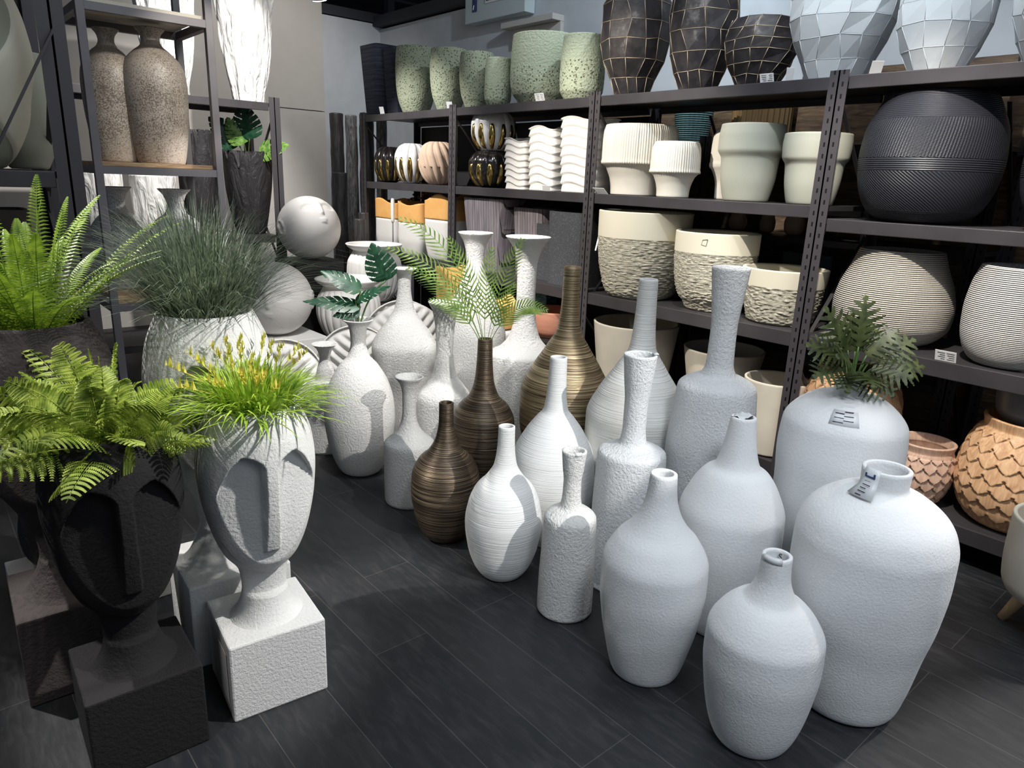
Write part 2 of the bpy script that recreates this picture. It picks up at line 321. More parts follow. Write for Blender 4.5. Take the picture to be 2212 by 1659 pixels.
def lathe_data(prof,segs=96,thick=.012,depth=.12,mod=None,smoothed=True,sx=1,sy=1,step=.008):
    P=resample(prof,step) if smoothed else list(prof); H=P[-1][1]
    base=[(max(P[0][0]-.006,.003),0.0)]; out=base+[(r,max(z,.004) if i==0 else z) for i,(r,z) in enumerate(P)]
    R=P[-1][0]; rim=[(R-thick*.25,H+thick*.18),(R-thick*.75,H+thick*.18),(R-thick,H)]
    inn=[]
    for r,z in reversed(P[:-1]):
        if z<H-depth or z<.02: break
        inn.append((max(r-thick,.004),z))
    rings=out+rim+inn; no=len(out); vs=[];uv=[]; L=[0]
    for i in range(1,no): L.append(L[-1]+math.hypot(out[i][0]-out[i-1][0],out[i][1]-out[i-1][1]))
    for i,(r,z) in enumerate(rings):
        for j in range(segs):
            a=2*PI*j/segs; rr,zz=r,z
            if mod and 0<i<no+3: rr,zz=mod(r,z,a,H)
            vs.append((rr*math.cos(a)*sx,rr*math.sin(a)*sy,zz)); uv.append((j/segs,(L[i]/L[-1]) if i<no else 1.0))
    fs=[]; n=len(rings)
    for i in range(n-1):
        for j in range(segs): k=(j+1)%segs; fs.append([i*segs+j,i*segs+k,(i+1)*segs+k,(i+1)*segs+j])
    fs.append([j for j in range(segs)][::-1]); fs.append([(n-1)*segs+j for j in range(segs)])
    return vs,fs,uv
def lathe(name,prof,m,parent=None,loc=None,smooth=True,**k):
    vs,fs,uv=lathe_data(prof,**k); return link(name,mesh(name,vs,fs,uv),m,parent,loc,smooth)
def vase(key,name,m,label,cat='vase',group=None,rz=0,**k):
    x,y,z,p=D[key]; o=lathe(name,p,M[m],loc=(x,y,z),**k); o.rotation_euler.z=rz; return tag(o,label,cat,group)
def struct(name,mb,m,**k): o=mb.build(name,m,**k); o['kind']='structure'; return o
def to_cam(x,y): return math.atan2(-x,y)   # heading (about z) that turns a thing's -y side to the viewer's spot
D={
 's_vase':(1.747,0.842,0.000,[(0.099,0.000),(0.111,0.015),(0.136,0.082),(0.156,0.188),(0.166,0.284),(0.164,0.364),(0.141,0.416),(0.100,0.463),(0.072,0.483),(0.045,0.551),(0.041,0.615)]),
 'm_vase':(1.737,1.244,0.000,[(0.109,0.000),(0.118,0.018),(0.141,0.106),(0.161,0.206),(0.174,0.327),(0.172,0.414),(0.138,0.491),(0.091,0.545),(0.064,0.593),(0.049,0.648),(0.042,0.723)]),
 'tag_vase':(2.159,1.238,0.000,[(0.114,0.000),(0.127,0.025),(0.153,0.125),(0.175,0.251),(0.188,0.381),(0.186,0.472),(0.158,0.555),(0.114,0.626),(0.078,0.655),(0.056,0.735),(0.043,0.833)]),
 'big_vase':(2.145,0.742,0.000,[(0.132,0.000),(0.151,0.014),(0.173,0.093),(0.197,0.245),(0.217,0.359),(0.228,0.501),(0.227,0.586),(0.214,0.641),(0.194,0.676),(0.124,0.732),(0.067,0.761),(0.069,0.815)]),
 'plant_vase':(2.539,1.054,0.000,[(0.140,-0.000),(0.151,0.029),(0.176,0.143),(0.196,0.287),(0.208,0.431),(0.213,0.577),(0.219,0.682),(0.212,0.790),(0.167,0.857),(0.093,0.901),(0.059,0.908),(0.051,0.957)]),
 'shoulder_l':(2.445,1.540,0.000,[(0.171,-0.000),(0.175,0.026),(0.178,0.261),(0.180,0.533),(0.166,0.723),(0.155,0.826),(0.101,0.866),(0.073,0.876),(0.054,0.924),(0.051,1.069),(0.061,1.180),(0.074,1.305)]),
 'shoulder_m':(2.121,1.685,0.000,[(0.165,0.000),(0.155,0.019),(0.147,0.194),(0.142,0.388),(0.137,0.557),(0.134,0.569),(0.082,0.591),(0.056,0.608),(0.046,0.679),(0.047,0.782),(0.056,0.871),(0.065,0.969)]),
 'shoulder_s':(1.759,1.660,0.000,[(0.102,0.000),(0.107,0.011),(0.106,0.134),(0.102,0.264),(0.099,0.381),(0.098,0.396),(0.063,0.430),(0.045,0.438),(0.035,0.479),(0.033,0.542),(0.039,0.592),(0.046,0.661)]),
 'ovoid_s':(1.728,2.007,0.000,[(0.072,-0.000),(0.088,0.013),(0.119,0.058),(0.146,0.140),(0.159,0.246),(0.147,0.327),(0.119,0.396),(0.076,0.446),(0.046,0.500),(0.035,0.582),(0.033,0.659)]),
 'brown_s':(1.718,2.407,0.000,[(0.067,0.000),(0.082,0.010),(0.115,0.056),(0.142,0.144),(0.155,0.236),(0.152,0.312),(0.121,0.389),(0.076,0.433),(0.045,0.497),(0.033,0.571),(0.032,0.652)]),
 'ovoid_m':(2.080,2.092,0.000,[(0.080,-0.000),(0.097,0.018),(0.139,0.088),(0.181,0.182),(0.193,0.281),(0.180,0.429),(0.130,0.540),(0.081,0.609),(0.054,0.644),(0.040,0.774),(0.037,0.877)]),
 'brown_m':(2.171,2.713,0.000,[(0.070,0.000),(0.084,0.017),(0.118,0.083),(0.151,0.182),(0.168,0.288),(0.163,0.396),(0.129,0.477),(0.079,0.528),(0.049,0.618),(0.040,0.729),(0.037,0.827)]),
 'brown_l':(2.486,2.441,0.000,[(0.099,-0.000),(0.115,0.024),(0.159,0.120),(0.204,0.269),(0.231,0.449),(0.225,0.588),(0.175,0.698),(0.107,0.808),(0.056,0.906),(0.043,1.062),(0.042,1.204)]),
 'ovoid_l':(2.467,1.953,0.000,[(0.100,-0.000),(0.118,0.024),(0.164,0.120),(0.210,0.265),(0.233,0.421),(0.232,0.579),(0.186,0.694),(0.111,0.813),(0.058,0.909),(0.046,1.054),(0.041,1.205)]),
 'monstera_vase':(1.786,3.316,0.000,[(0.101,0.000),(0.124,0.033),(0.152,0.099),(0.179,0.205),(0.191,0.318),(0.184,0.412),(0.158,0.512),(0.102,0.613),(0.057,0.667),(0.040,0.738),(0.050,0.826),(0.082,0.860)]),
 'trumpet_s':(1.796,2.831,0.000,[(0.120,0.000),(0.124,0.013),(0.126,0.132),(0.126,0.296),(0.123,0.319),(0.088,0.352),(0.056,0.392),(0.039,0.437),(0.034,0.488),(0.034,0.570),(0.045,0.620),(0.071,0.659)]),
 'trumpet_m':(2.152,3.037,0.000,[(0.144,0.000),(0.150,0.019),(0.150,0.194),(0.147,0.434),(0.141,0.457),(0.103,0.512),(0.068,0.565),(0.053,0.630),(0.046,0.713),(0.051,0.815),(0.063,0.904),(0.090,0.966)]),
 'trumpet_l':(2.609,2.910,0.000,[(0.191,0.000),(0.200,0.026),(0.203,0.261),(0.204,0.588),(0.195,0.653),(0.138,0.691),(0.085,0.759),(0.061,0.854),(0.052,0.973),(0.054,1.140),(0.075,1.234),(0.124,1.307)]),
 'jug_l':(2.279,3.644,0.000,[(0.111,-0.000),(0.111,0.032),(0.125,0.128),(0.148,0.314),(0.183,0.449),(0.200,0.585),(0.166,0.667),(0.102,0.755),(0.059,0.831),(0.040,0.954),(0.045,1.038),(0.075,1.067)]),
 'jug_back':(2.663,3.448,0.000,[(0.114,-0.000),(0.124,0.039),(0.149,0.154),(0.182,0.322),(0.207,0.489),(0.203,0.643),(0.169,0.797),(0.113,0.926),(0.069,1.029),(0.054,1.126),(0.068,1.217),(0.107,1.286)]),
 'bottle_left':(1.811,3.774,0.000,[(0.170,-0.000),(0.172,0.013),(0.171,0.127),(0.172,0.285),(0.169,0.319),(0.127,0.354),(0.088,0.410),(0.063,0.415),(0.048,0.483),(0.031,0.547),(0.046,0.604),(0.076,0.633)]),
 'face_white':(0.717,1.962,0.260,[(0.103,0.000),(0.092,0.021),(0.074,0.048),(0.064,0.083),(0.067,0.093),(0.075,0.153),(0.106,0.229),(0.139,0.309),(0.162,0.414),(0.171,0.517),(0.159,0.606),(0.128,0.688)]),
 'face_black':(0.327,1.966,0.260,[(.110,0),(.099,.010),(.084,.034),(.073,.063),(.067,.10),(.073,.16),(.114,.229),(.147,.33),(.164,.43),(.169,.51),(.160,.60),(.126,.684)]),
 'face_white_tall':(0.711,2.300,0.300,[(0.216,0.000),(0.149,0.026),(0.100,0.062),(0.080,0.106),(0.084,0.133),(0.108,0.189),(0.150,0.282),(0.186,0.397),(0.202,0.530),(0.204,0.698),(0.176,0.752),(0.130,0.882)]),
 'face_black_tall':(0.260,2.425,0.300,[(.135,0),(.120,.014),(.102,.045),(.086,.082),(.074,.13),(.08,.2),(.122,.296),(.166,.386),(.194,.514),(.202,.643),(.186,.756),(.146,.857)]),
 'green_1':(3.594,5.546,2.115,[(.103,0),(.12,.034),(.150,.12),(.167,.24),(.171,.36),(.168,.46),(.160,.528)]),
 'green_2':(3.577,5.031,2.115,[(.089,0),(.10,.03),(.13,.105),(.148,.21),(.153,.32),(.150,.40),(.143,.461)]),
 'green_3':(3.557,4.638,2.115,[(.081,0),(.09,.025),(.114,.088),(.129,.18),(.133,.27),(.130,.34),(.123,.395)]),
 'green_4':(3.531,4.346,2.115,[(0.073,0.000),(0.085,0.022),(0.097,0.048),(0.101,0.130),(0.097,0.229),(0.090,0.327)]),
 'green_5':(3.652,3.989,2.115,[(0.161,0.000),(0.187,0.035),(0.216,0.072),(0.236,0.178),(0.233,0.317),(0.221,0.452)]),
 'green_6':(3.572,3.527,2.115,[(0.109,0.000),(0.124,0.027),(0.141,0.058),(0.147,0.156),(0.143,0.273),(0.132,0.391)]),
 'vine_1':(3.609,3.127,2.115,[(0.104,0.000),(0.108,0.037),(0.150,0.135),(0.196,0.246),(0.211,0.368),(0.205,0.520),(0.162,0.589),(0.146,0.620)]),
 'vine_2':(3.590,2.621,2.115,[(0.099,0.000),(0.106,0.039),(0.144,0.116),(0.175,0.241),(0.187,0.363),(0.181,0.482),(0.145,0.570),(0.132,0.600)]),
 'vine_3':(3.588,2.248,2.115,[(.101,0),(.106,.022),(.138,.071),(.169,.135),(.184,.196),(.18,.262),(.163,.305),(.156,.327)]),
 'facet_1':(3.619,1.843,2.115,[(0.127,0.000),(0.133,0.031),(0.173,0.116),(0.217,0.217),(0.239,0.330),(0.229,0.442),(0.182,0.522),(0.166,0.550)]),
 'facet_2':(3.578,1.364,2.115,[(0.103,0.000),(0.114,0.028),(0.150,0.103),(0.182,0.218),(0.183,0.331),(0.171,0.440),(0.139,0.522),(0.132,0.550)]),
 'black_barrel':(3.663,1.350,1.478,[(.16,0),(.185,.012),(.24,.06),(.286,.177),(.298,.284),(.288,.395),(.255,.487),(.222,.553),(.212,.565)]),
 'ball_black':(3.547,6.069,1.535,[(0.047,0.000),(0.071,0.026),(0.107,0.083),(0.119,0.147),(0.115,0.212),(0.088,0.278),(0.047,0.328)]),
 'ball_tan':(3.568,5.176,1.535,[(0.057,0.000),(0.085,0.027),(0.128,0.084),(0.142,0.152),(0.137,0.219),(0.105,0.286),(0.056,0.338)]),
 'ball_white':(3.563,5.598,1.535,[(0.049,0.000),(0.073,0.041),(0.118,0.084),(0.137,0.150),(0.135,0.218),(0.105,0.285),(0.055,0.334)]),
 'ball_black2':(3.593,4.647,1.535,[(0.066,0.000),(0.098,0.025),(0.149,0.070),(0.170,0.121),(0.170,0.176),(0.135,0.233),(0.072,0.270)]),
 'mush_1':(3.650,3.060,1.535,[(.161,0),(.163,.04),(.172,.095),(.192,.145),(.214,.182),(.233,.187),(.235,.21),(.235,.3),(.231,.375),(.216,.417)]),
 'mush_2':(3.568,2.707,1.535,[(.095,0),(.096,.031),(.102,.07),(.116,.108),(.131,.136),(.143,.14),(.144,.16),(.142,.22),(.137,.279),(.126,.311)]),
 'mush_3':(3.82,2.47,1.535,[(.095,0),(.096,.031),(.1,.09),(.115,.14),(.13,.17),(.138,.188),(.139,.26),(.134,.35),(.118,.39)]),
 'stone_1':(3.597,2.234,1.535,[(.119,0),(.130,.041),(.145,.117),(.153,.22),(.154,.226),(.173,.262),(.174,.268),(.174,.338),(.167,.396)]),
 'stone_2':(3.587,1.858,1.535,[(.110,0),(.120,.035),(.133,.102),(.141,.19),(.142,.196),(.159,.224),(.160,.229),(.164,.290),(.160,.341)]),
 'cream_1':(3.629,2.942,0.905,[(0.196,-0.000),(0.224,0.030),(0.247,0.090),(0.276,0.211),(0.290,0.372),(0.293,0.533)]),
 'cream_2':(3.632,2.402,0.905,[(0.141,-0.000),(0.164,0.041),(0.194,0.081),(0.224,0.176),(0.236,0.314),(0.237,0.448)]),
 'cream_3':(3.636,1.957,0.905,[(0.159,-0.000),(0.173,0.015),(0.183,0.046),(0.199,0.117),(0.210,0.204),(0.221,0.291)]),
 'woven_1':(3.664,1.394,0.905,[(.16,0),(.2,.02),(.262,.1),(.268,.17),(.253,.26),(.213,.36),(.185,.44)]),
 'woven_2':(3.603,0.859,0.905,[(.12,0),(.15,.02),(.187,.088),(.200,.152),(.203,.234),(.191,.341),(.168,.423)]),
 'cup_1':(3.698,2.999,0.190,[(0.199,0.000),(0.212,0.016),(0.253,0.261),(0.286,0.524)]),
 'cup_3':(3.584,1.883,0.190,[(0.155,0.000),(0.166,0.010),(0.168,0.207),(0.176,0.411)]),
 'bowl_2':(3.821,2.387,0.190,[(0.165,0.000),(0.174,0.013),(0.208,0.226),(0.246,0.451)]),
 'wood_2':(3.553,1.087,0.190,[(.085,0),(.095,.016),(.128,.094),(.139,.148),(.136,.206),(.124,.262),(.122,.265),(.13,.3)]),
 'wood_3':(3.650,0.718,0.190,[(.15,0),(.17,.015),(.225,.1),(.247,.2),(.24,.29),(.22,.37),(.185,.44),(.178,.45),(.185,.49)]),
 'wood_1':(3.654,1.497,0.190,[(.143,0),(.156,.028),(.225,.167),(.238,.278),(.228,.396),(.19,.5),(.18,.51),(.183,.557)]),
 'amber_amphora':(1.151,4.280,1.610,[(.115,0),(.12,.02),(.138,.12),(.154,.27),(.158,.38),(.152,.455),(.127,.515),(.085,.56),(.052,.588),(.043,.612),(.048,.637),(.066,.660),(.073,.668)]),
 'silver_vase':(1.108,4.250,0.940,[(0.082,0.000),(0.089,0.025),(0.127,0.098),(0.149,0.196),(0.142,0.273),(0.098,0.360),(0.056,0.364),(0.042,0.414),(0.055,0.451),(0.082,0.489)]),
 'white_tall_a':(2.410,6.250,2.125,[(0.119,-0.000),(0.132,0.089),(0.164,0.247),(0.197,0.512),(0.207,0.683),(0.219,0.850)]),
 'jagged_a':(2.358,6.250,1.070,[(0.117,-0.000),(0.134,0.065),(0.160,0.202),(0.188,0.413),(0.197,0.548),(0.201,0.684)]),
 'jagged_b':(1.945,6.250,1.070,[(0.094,0.000),(0.113,0.078),(0.135,0.226),(0.148,0.497),(0.152,0.663),(0.159,0.826)]),
 'white_bright':(1.562,6.100,1.070,[(0.117,0.000),(0.135,0.043),(0.155,0.180),(0.158,0.319),(0.158,0.455)]),
}
# ---------------- the room ----------------
f=MB(); f.box((-5,-5,-.1),(7,9,0)); struct('floor',f,M['floor'])
f=MB(); f.box((-5,8.02,0),(4.8,8.15,3.29)); struct('wall_back',f,M['wall'])
f=MB(); f.box((4.7,-5,0),(4.85,8.02,3.24)); struct('wall_right',f,M['wall'])
for i,(a,b,c,d) in enumerate(((-1.5,1.08,0,2.26),(1.09,3.93,0,2.26),(-1.5,1.08,2.27,3.7),(1.09,3.93,2.27,3.7))):
    f=MB(); f.box((a,7.95,c),(b,8.015,d)); struct('trim_%d'%(i+1),f,M['wall_panel'])
f=MB(); f.box((-5,-5,4.4),(10,12,4.5)); struct('ceiling',f,M['ceiling'])
f=MB(); f.box((-5,12,0),(10,12.1,4.4)); f.box((9.9,-5,0),(10,12,4.4)); struct('wall_far',f,M['ceiling'])
f=MB()
for yy in (7.4,8.6,9.8): f.box((-3,yy,3.75),(9.8,yy+.12,3.95))
f.box((4.6,-4,3.26),(4.95,8.3,3.36)); f.box((1,8.0,3.3),(4.95,8.2,3.4))
f.bar((5.2,6.2,3.3),(6.6,8.9,4.3),.1); f.bar((5.0,8.3,3.3),(5.0,8.3,4.4),.09); f.bar((5.9,8.3,3.3),(5.9,8.3,4.4),.09)
struct('trim_5',f,M['beam'])
# ---------------- storage racks ----------------
def rack(name,label,x0,x1,y0,y1,posts_x,shelves,H,along='y',post_h=None):
    """posts along one axis; shelves: list of (a0,a1,z,beam_h)"""
    r=empty(name,((x0+x1)/2,(y0+y1)/2,0),label,'shelving rack'); cx,cy=(x0+x1)/2,(y0+y1)/2
    for p in posts_x:
        for side in (0,1):
            mb=MB()
            h=H+.02
            if along=='y':
                xx=x0 if side==0 else x1; s=1 if side==0 else -1
                mb.box((0 if s>0 else -.004,-.045,0),(.004 if s>0 else 0,.045,h)); mb.box((0 if s>0 else -.05,-.004,0),(.05 if s>0 else 0,.004,h))
                mb.build('post',M['post'],r,(xx-cx-.004*s,p-cy,0))
            else:
                yy=y0 if side==0 else y1; s=1 if side==0 else -1
                mb.box((-.045,0 if s>0 else -.004,0),(.045,.004 if s>0 else 0,h)); mb.box((-.004,0 if s>0 else -.05,0),(.004,.05 if s>0 else 0,h))
                o=mb.build('post',M['post'],r,(p-cx,yy-cy-.004*s,0))
        mb=MB()
        for k in range(3):
            z0=.15+k*.65; z1=z0+.6
            if along=='y': mb.bar((x0-cx+.02,p-cy,z0 if k%2 else z1),(x1-cx-.02,p-cy,z1 if k%2 else z0),.02,.006)
            else: mb.bar((p-cx,y0-cy+.02,z0 if k%2 else z1),(p-cx,y1-cy-.02,z1 if k%2 else z0),.02,.006)
        mb.build('brace',M['steel'],r)
    for a0,a1,z,bh in shelves:
        for side in (0,1):
            mb=MB()
            if along=='y':
                xx=x0 if side==0 else x1-.03; mb.box((xx-cx,a0-cy+.048,z-bh),(xx-cx+.03,a1-cy-.048,z))
            else:
                yy=y0 if side==0 else y1-.03; mb.box((a0-cx+.048,yy-cy,z-bh),(a1-cx-.048,yy-cy+.03,z))
            mb.build('beam',M['steel'],r,bevel=.003)
        mb=MB()
        if along=='y': mb.box((x0-cx+.031,a0-cy+.01,z-.025),(x1-cx-.031,a1-cy-.01,z-.001))
        else: mb.box((a0-cx+.01,y0-cy+.031,z-.025),(a1-cx-.01,y1-cy-.031,z-.001))
        mb.build('shelf_board',M['steel'],r)
    return r
PY=[6.15,4.74,3.24,1.71,.2]; SH=[]
for k in range(4):
    a,b=PY[k+1],PY[k]
    SH+=[(a,b,2.115,.058),(a,b,1.478 if k==3 else 1.535,.06),(a,b,.905,.075),(a,b,.19,.075)]
lr=rack('storage_rack','long dark steel rack with four tiers of planters along the right wall',3.41,4.01,.2,6.15,PY,SH,2.12)
rack('storage_rack','dark steel rack against the back wall holding tall white and black vases',.95,2.52,5.96,6.56,[.97,2.5],[(.97,2.5,2.125,.06),(.97,2.5,1.07,.06),(.97,2.5,.25,.06)],2.15,'x')
sr=rack('storage_rack','dark steel rack at the left edge holding swirled sage planters',-1.0,.56,3.25,3.85,[-.98,.54],[(-.98,.54,1.565,.06),(-.98,.54,.85,.06),(-.98,.54,2.35,.06)],2.45,'x')
rack('storage_rack','rear steel rack seen through the long rack, holding teal and bronze pots',4.12,4.6,1.2,4.6,[4.58,2.9,1.22],[(2.9,4.58,1.86,.05),(1.22,2.9,1.86,.05),(1.22,2.9,1.33,.04),(2.9,4.58,.62,.05),(1.22,2.9,.62,.05)],1.9)
mb=MB(); mb.box((.31,.12,0),(.318,2.93,2.05)); mb.build('shade_backdrop',M['plinth_black'],lr)  # added dark sheet, stands in for the shade behind the left bays
mb=MB(); mb.bar((.54-(-.22),3.21-3.55,2.06),(-.05+.22,3.21-3.55,.95),.035,.008); mb.build('brace',M['steel'],sr)
mb=MB(); mb.box((4.63,.6,0),(4.66,4.7,2.28)); tag(mb.build('backdrop_board',M['brown_panel']),'dark brown partition board added to hide the wall behind the rear rack','backdrop')  # added dark board, keeps the pale wall from showing through the right bays
# grey open display stand
ds=empty('display_stand',(1.07,4.26,0),'grey square-tube display stand with reclaimed wood shelves holding amphora vases','display stand')
for x in (-.285,.285):
    for y in (-.26,.24): mb=MB(); mb.box((x-.018,y-.018,0),(x+.018,y+.018,2.9)); mb.build('post',M['steel_grey'],ds,bevel=.002)
for z in (2.31,1.59,.915,.12):
    mb=MB()
    for y in (-.26,.24): mb.box((-.267,y-.017,z-.036),(.267,y+.017,z))
    for x in (-.285,.285): mb.box((x-.017,-.242,z-.036),(x+.017,.222,z))
    mb.build('frame_rail',M['steel_grey'],ds)
    mb=MB()
    for k in range(5): mb.box((-.262,-.24+k*.095,z),(.262,-.24+k*.095+.093,z+.022))
    mb.build('shelf_board',M['wood_plank'] if z<2.3 else M['cream_plain'],ds,bevel=.002)
# plinths
def plinth(label,x0,y0,x1,y1,h,m):
    mb=MB(); mb.box((x0,y0,0),(x1,y1,h)); tag(mb.build('plinth',M[m],bevel=.004),label,'plinth')
plinth('tall black plinth under the upper white face sphere',2.44,5.55,2.87,5.98,.885,'plinth_black')
plinth('low white plinth under the lower white face sphere',1.62,4.72,2.3,5.3,.44,'plinth_white')
plinth('dark box under the upper ribbed white urn',2.88,5.2,3.3,5.62,.55,'plinth_black')
plinth('dark box under the lower ribbed white urn',2.44,4.86,2.88,5.30,.30,'plinth_black')
# ---------------- floor vases ----------------
LP='tall floor vases grouped on the black tiles'
B=dict(thick=.012,depth=.10)
def sticker(name,parent,pts,m='sticker',ink=None):
    """a small creased paper label: grid of points over the vase surface"""
    n=len(pts); k=len(pts[0]); vs=[p for row in pts for p in row]; fs=[[i*k+j,i*k+j+1,(i+1)*k+j+1,(i+1)*k+j] for i in range(n-1) for j in range(k-1)]
    o=link(name,mesh(name,vs,fs),M[m],parent); s=o.modifiers.new('thickness','SOLIDIFY'); s.thickness=.0008; o['label']='small white paper sticker'; return o
v=vase('s_vase','vase','smooth_white','shortest smooth white amphora vase at the front, letter S in its mouth',group=LP,thick=.011,depth=.08)
H=D['s_vase'][3][-1][1]
sticker('price_sticker',v,[[Vector((.041*math.cos(a)*q,.041*math.sin(a)*q,H+dz)) for a in (2.5,2.8,3.1,3.4,3.7,4.0)] for q,dz in ((1.04,-.012),(1.02,.004),(.75,.006),(.62,-.012))])
def text(s,size,m,parent,loc,rot,name='lettering'):
    c=bpy.data.curves.new(name,'FONT'); c.body=s; c.size=size; c.extrude=.0004; c.align_x='CENTER'; o=bpy.data.objects.new(name,c); COL.objects.link(o)
    dg=bpy.context.evaluated_depsgraph_get(); me=bpy.data.meshes.new_from_object(o.evaluated_get(dg)); bpy.data.objects.remove(o)
    me.materials.clear(); me.materials.append(M[m]); o=bpy.data.objects.new(name,me); COL.objects.link(o); o.parent=parent; o.location=loc; o.rotation_euler=rot; o['label']='black marker letter' ; return o
v_s=v
text('S',.024,'ink',v,(.024,.003,H-.024),(math.radians(78),0,math.radians(-64)))
vase('m_vase','vase','smooth_white','medium smooth white bottle vase with open mouth, left of the shortest smooth vase',group=LP,**B)
v=vase('tag_vase','vase','smooth_white','tall smooth white bottle vase with crumpled sticker over its mouth, behind the medium smooth one',group=LP,**B)
H=D['tag_vase'][3][-1][1]; rs=random.Random(3)
sticker('price_sticker',v,[[Vector((-.035+.07*i/5,-.02+.05*j/4,H+.004+rs.uniform(-.006,.008))) for i in range(6)] for j in range(5)])
v=vase('big_vase','vase','smooth_white','largest smooth white vase with wide shoulders at front right, sticker by its short neck',group=LP,thick=.013,depth=.09)
st=[]
a0=math.atan2(-.742,-2.145)-.55
for r,z in ((.118,.745),(.085,.772),(.075,.80),(.070,.825)): st.append([Vector((r*math.cos(a0+d),r*math.sin(a0+d),z)) for d in (-.35,-.12,.12,.35)])
s=sticker('price_sticker',v,st)
mb=MB()
for k in range(5):
    r=.112-.009*k; z=.7515+.0085*k
    mb.box((-.012,-.0006,-.0012),(.012 if k%2 else .006,.0006,.0012)); 
    for q in range(len(mb.v)-8,len(mb.v)): p=mb.v[q]; mb.v[q]=Matrix.Rotation(a0+PI/2,4,'Z')@p+Vector(((r+.003)*math.cos(a0),(r+.003)*math.sin(a0),z))
mb.build('printed_lines',M['ink'],v)
mb=MB(); mb.box((-.016,-.001,-.0022),(.016,.001,.0022)); mb.box((-.016,-.001,-.002),(-.011,.001,.01)); mb.box((.011,-.001,-.002),(.016,.001,.012))
for q in range(len(mb.v)): mb.v[q]=Matrix.Rotation(a0+PI/2,4,'Z')@mb.v[q]+Vector((.0765*math.cos(a0),.0765*math.sin(a0),.80))
mb.build('blue_mark',M['ink_blue'],v)
a1=.05; sticker('paper_flag',v,[[Vector(((.215+.03*i)*math.cos(a1+.06*j),(.215+.03*i)*math.sin(a1+.06*j),.655+.012*i-.02*j)) for i in range(2)] for j in range(2)])
v=vase('plant_vase','vase','smooth_white','large smooth white vase holding olive leaves, against the rack behind the largest vase',group=LP,**B)
a0=math.atan2(-1.054,-2.539); pr=[(.150,.872),(.186,.835)]
vs=[[Vector((r*math.cos(a0+d)*1.004,r*math.sin(a0+d)*1.004,z+.003)) for d in (-.26,-.13,0,.13,.26)] for r,z in ((.148,.873),(.170,.854),(.190,.830))]
sticker('price_sticker',v,vs); mb=MB()
for k in range(6):
    r=.152+.006*k; z=.871-.0065*k; a=a0+(-.1 if k%2 else .08); mb.bar(((r+.003)*math.cos(a-.1),(r+.003)*math.sin(a-.1),z+.004),((r+.003)*math.cos(a+.08),(r+.003)*math.sin(a+.08),z+.004),.003,.002)
mb.build('printed_lines',M['ink'],v)
vase('shoulder_l','vase','pebble_grey_white','tallest rough white shouldered bottle vase, flared neck rising before the cream textured pots',group=LP,**B)
v=vase('shoulder_m','vase','pebble_grey_white','medium rough white shouldered bottle vase with a torn sticker at its rim',group=LP,**B)
a0=.9-PI/2; sticker('price_sticker',v,[[Vector((q*math.cos(a0+d),q*math.sin(a0+d),.969+dz)) for d in (-.3,-.1,.1,.3)] for q,dz in ((.05,.004),(.068,.006),(.070,-.012))])
v=vase('shoulder_s','vase','pebble_white','smallest rough white shouldered bottle vase, in the front row beside the striated oval one',group=LP,thick=.010,depth=.09)
a0=-2.0; sticker('price_sticker',v,[[Vector((q*math.cos(a0+d),q*math.sin(a0+d),.662+dz)) for d in (-.3,-.1,.1,.3)] for q,dz in ((.032,.0),(.042,.006),(.0475,-.006))])
vase('ovoid_s','vase','stri_white','smallest striated white oval bottle vase, front row between bronze and shouldered vases',group=LP,thick=.009,depth=.09)
vase('brown_s','vase','bronze_dark','smallest dark bronze striated bottle vase in the front row',group=LP,thick=.009,depth=.09)
vase('ovoid_m','vase','stri_white','medium striated white bottle vase in front of the largest bronze vase',group=LP,thick=.009,depth=.1)
vase('brown_m','vase','bronze_dark','medium dark bronze striated bottle vase holding palm fronds',group=LP,thick=.009,depth=.1)
vase('brown_l','vase','bronze_light','largest golden bronze striated bottle vase standing before a rack upright',group=LP,**B)
vase('ovoid_l','vase','stri_cream','largest striated white bottle vase behind the medium shouldered vase',group=LP,**B)
vase('monstera_vase','vase','pebble_white','rough white urn-shaped vase with flared lip holding split leaves',group=LP,thick=.01,depth=.1)
vase('trumpet_s','vase','pebble_white','small rough white shouldered vase with flared dish mouth, left of smallest bronze vase',group=LP,thick=.009,depth=.1)
vase('trumpet_m','vase','pebble_white','medium rough white shouldered vase with flared mouth under the palm fronds',group=LP,**B)
vase('trumpet_l','vase','pebble_white','tall bright rough white shouldered vase with wide trumpet mouth, left of golden bronze vase',group=LP,**B)
vase('jug_l','vase','pebble_white','tall rough white pear-shaped vase behind the vase of split leaves',group=LP,**B)
vase('jug_back','vase','pebble_white','tallest pear-shaped rough white vase with flared rim, rearmost behind the palm',group=LP,**B)
vase('bottle_left','vase','pebble_white','small rough white shouldered vase with narrow lip, leftmost in the back row',group=LP,thick=.009,depth=.1)
